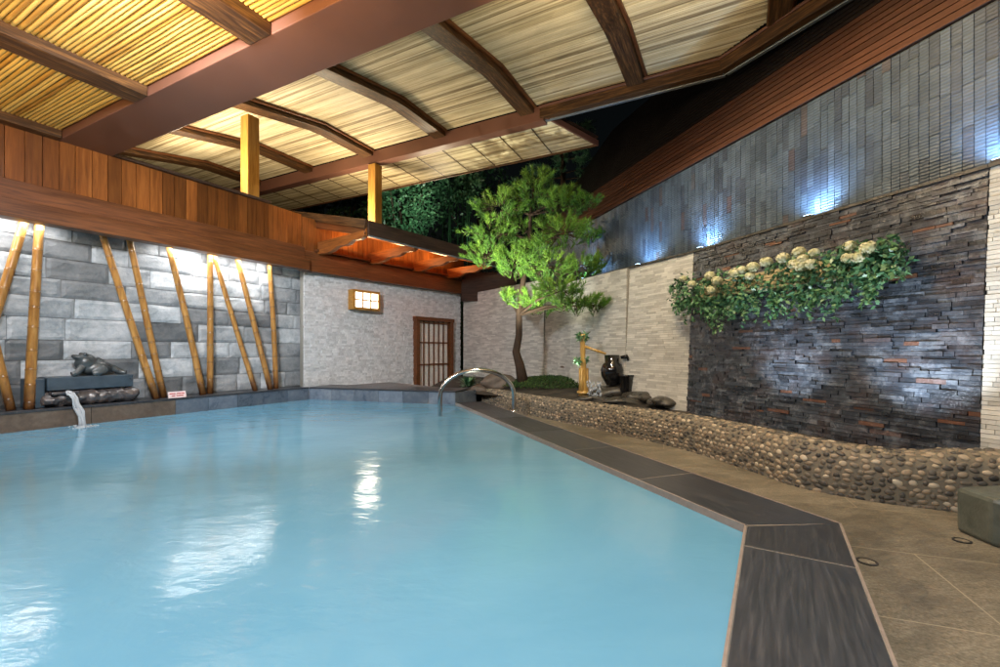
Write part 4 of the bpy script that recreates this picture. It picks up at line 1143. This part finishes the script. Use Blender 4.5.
for px, off, lab in ledge_specs:
    p, _ = on_line(R0+RN*(RB*2.6+.10), RD, px); ledge_lamp(V((p.x, p.y, top+.032)), lab)
ledge_lamp(V((2.46+.30,8.92+.1,top+.034)), 'ledge lamp on the pale brick wall right of the pine')
ledge_lamp(V((1.66+.32,10.7+.1,top+.034)), 'ledge lamp half hidden behind the pine branches')

# ------------------------------------------------------------------ lamps of the place and added unseen fill
WARM = (1,.62,.28); COOL = (.80,.90,1); NEUT = (1,.90,.76)
# strip lamps behind the beam washing the stone wall
lt = emit('strip_glow', (1,.97,.92), 30)
for a, b, lab in ((-2.95,-.75,'strip lamp tucked behind the beam above the right bamboo poles'),(-6.5,-4.5,'strip lamp tucked behind the beam above the fountain')):
    root = empty('strip_lamp', L((a+b)/2,.40,3.32), lab, 'lamp', 'strip lamps behind the beam')
    m = MB(); m.bar(L(a,.31,3.235), L(b,.31,3.235), .17, .06); m.build('housing', M['black_metal'], root)
    m = MB(); m.bar(L(a+.03,.31,3.19), L(b-.03,.31,3.19), .15, .03); m.build('diffuser', lt, root)
    o = light('strip_light', 'AREA', L((a+b)/2,.33,3.165), 22, (.92,.96,1), N*.25-UP, b-a, .06)
    x_ = U; zax = -(N*.25-UP).normalized(); yax = zax.cross(x_).normalized(); o.rotation_euler = Matrix((x_, yax, zax)).transposed().to_euler()
# orange lamps inside the eave
for t in (1.2,2.75,4.3): light('eave_lamp', 'AREA', E(t,.45,3.70), 44, (1,.58,.26), (EN*.25+UP), .5)
light('eave_lamp', 'AREA', E(.0,.55,3.74), 6, (1,.50,.20), (EN*.2+UP*.6-EV*.3), .2)
# lantern
light('lantern_lamp', 'AREA', Wp((tl0+tl1)/2,.30,zc_), 10, (1,.88,.7), EN, .5)
# up-lights on wall heads washing the far reeds
for s, r, e in ((-6.4,-1.6,150),(-2.0,1.0,0),): pass
for (p, e, d) in ((L(-2.2,.6,4.7), 420, (.55,-.25,1)), (E(1.5,-.6,4.75), 420, (.45,-.35,1)), (E(5.0,-.6,4.75), 420, (.55,-.45,1))):
    light('roof_wash', 'AREA', p, e*.30, (1,.82,.55), d, .5)
# ceiling wash from the pavilion side
light('roof_wash', 'AREA', (.6,3.5,4.45), 380, (1,.80,.50), (-.05,.5,1), .8).data.spread = math.radians(120)
light('roof_wash', 'AREA', (2.9,3.4,4.45), 150, (1,.80,.50), (-.1,.35,1), .8).data.spread = math.radians(95)
light('roof_wash', 'AREA', L(-2.9,1.5,4.9), 110, (1,.84,.6), (.2,.1,1), .5)  # this and the next: unseen lights added to brighten the left reeds
light('roof_wash', 'AREA', L(-1.0,3.0,5.0), 80, (1,.84,.6), (0,0,1), .5)
light('cane_wash', 'AREA', (-2.6,2.6,3.3), 240, (1,.66,.28), (-.15,.2,1), .8)
light('cane_wash', 'AREA', (-6.4,3.6,3.6), 90, (1,.66,.28), (-.1,.3,1), .6)
# unseen area fill added over the pool, under the near ceiling
for p, e in (((-3.2,.8,4.35), 170), ((-.6,.1,4.35), 210), ((-5.8,3.0,4.35), 15), ((2.2,.4,4.35), 30)):
    light('pool_fill', 'AREA', p, e, (.92,.96,1), (0,.12,-1), .9)
light('wall_fill', 'AREA', (-3.2,3.1,4.3), 230, (.86,.93,1), (-.12,.9,-.32), .5).data.spread = math.radians(110)  # unseen frontal fill added to brighten the left and door walls
light('garden_fill', 'SPOT', (1.4,6.3,6.4), 850, (1,.97,.9), V((2.9,8.2,1.8))-V((1.4,6.3,6.4)), .05, spot=36, blend=.7)  # unseen spot added to brighten the pale brick wall
# floods in the garden
p = at(500,392,9.6); light('pine_flood', 'SPOT', V((-.6,8.2,.5)), 2700, (1,1,.80), at(528,215,11.5)-V((-.6,8.2,.5)), .08, spot=50, blend=.8)
light('garden_fill', 'SPOT', (-.4,6.4,6.5), 800, (1,.9,.75), V((-.4,13.5,1.0))-V((-.4,6.4,6.5)), .06, spot=40, blend=.9)  # added out of view to lift the back garden wall
light('pine_flood', 'SPOT', V((1.5,8.9,.6)), 420, (1,1,.85), at(535,250,10.8)-V((1.5,8.9,.6)), .08, spot=60, blend=.8)
light('tree_flood', 'SPOT', V((-2.0,14.0,4.9)), 1100, (.8,1,.85), at(408,200,17.5)-V((-2.0,14.0,4.9)), .1, spot=45, blend=.9)
light('grove_flood', 'SPOT', V((-.6,16.2,3.6)), 500, (.85,1,.85), at(455,205,19.5)-V((-.6,16.2,3.6)), .1, spot=40, blend=.9)
# uplights at the foot of the slate wall
for px, e in ((745,200),(868,260)):
    p, _ = on_line(R0-RN*.75, RD, px); light('wall_wash', 'SPOT', V((p.x,p.y,.34)), e, (.74,.86,1), RN*.75+UP*1, .05, spot=75, blend=1)
# warm flood over the deck from the pavilion side
light('deck_flood', 'SPOT', (4.0,6.0,5.9), 0.01, (1,.8,.5), (-.1,-.35,-1), .1, spot=110, blend=1)
light('deck_lamp', 'AREA', (1.2,4.6,5.6), 210, (1,.78,.48), (.35,-.05,-1), .35)
light('garden_fill', 'SPOT', (.9,6.4,6.5), 700, (1,.88,.68), V((2.9,8.2,1.2))-V((.9,6.4,6.5)), .06, spot=75, blend=.8)  # wider unseen fill added on the same pale wall
# dusk-dark sky and a faint moonlike key
w = bpy.data.worlds.new('World'); SC.world = w; w.use_nodes = True; nt = w.node_tree
sky = nt.nodes.new('ShaderNodeTexSky'); sky.sky_type = 'NISHITA'; sky.sun_disc = False; sky.sun_elevation = math.radians(2); sky.sun_rotation = math.radians(200)
nt.links.new(sky.outputs[0], nt.nodes['Background'].inputs[0]); nt.nodes['Background'].inputs[1].default_value = .0025
s = bpy.data.lights.new('moon', 'SUN'); s.energy = .01; s.angle = math.radians(.5); s.color = (.8,.88,1)
so = bpy.data.objects.new('moon', s); COL.objects.link(so); so.rotation_euler = (math.radians(50), 0, math.radians(160))

cam = bpy.data.cameras.new('camera'); cam.sensor_width = 36; cam.lens = 36*F/1000; cam.shift_y = (CY-333.5)/1000; cam.clip_end = 400; cam.clip_start = .05
co = bpy.data.objects.new('camera', cam); COL.objects.link(co); co.location = (0,0,H); co.rotation_euler = (math.radians(90),0,0)
SC.camera = co
SC.view_settings.view_transform = 'Standard'; SC.view_settings.look = 'None'; SC.view_settings.exposure = 0; SC.view_settings.gamma = 1
SC.cycles.use_denoising = True; SC.cycles.max_bounces = 7; SC.cycles.sample_clamp_indirect = 4
SC.cycles.use_adaptive_sampling = True; SC.cycles.adaptive_threshold = .02
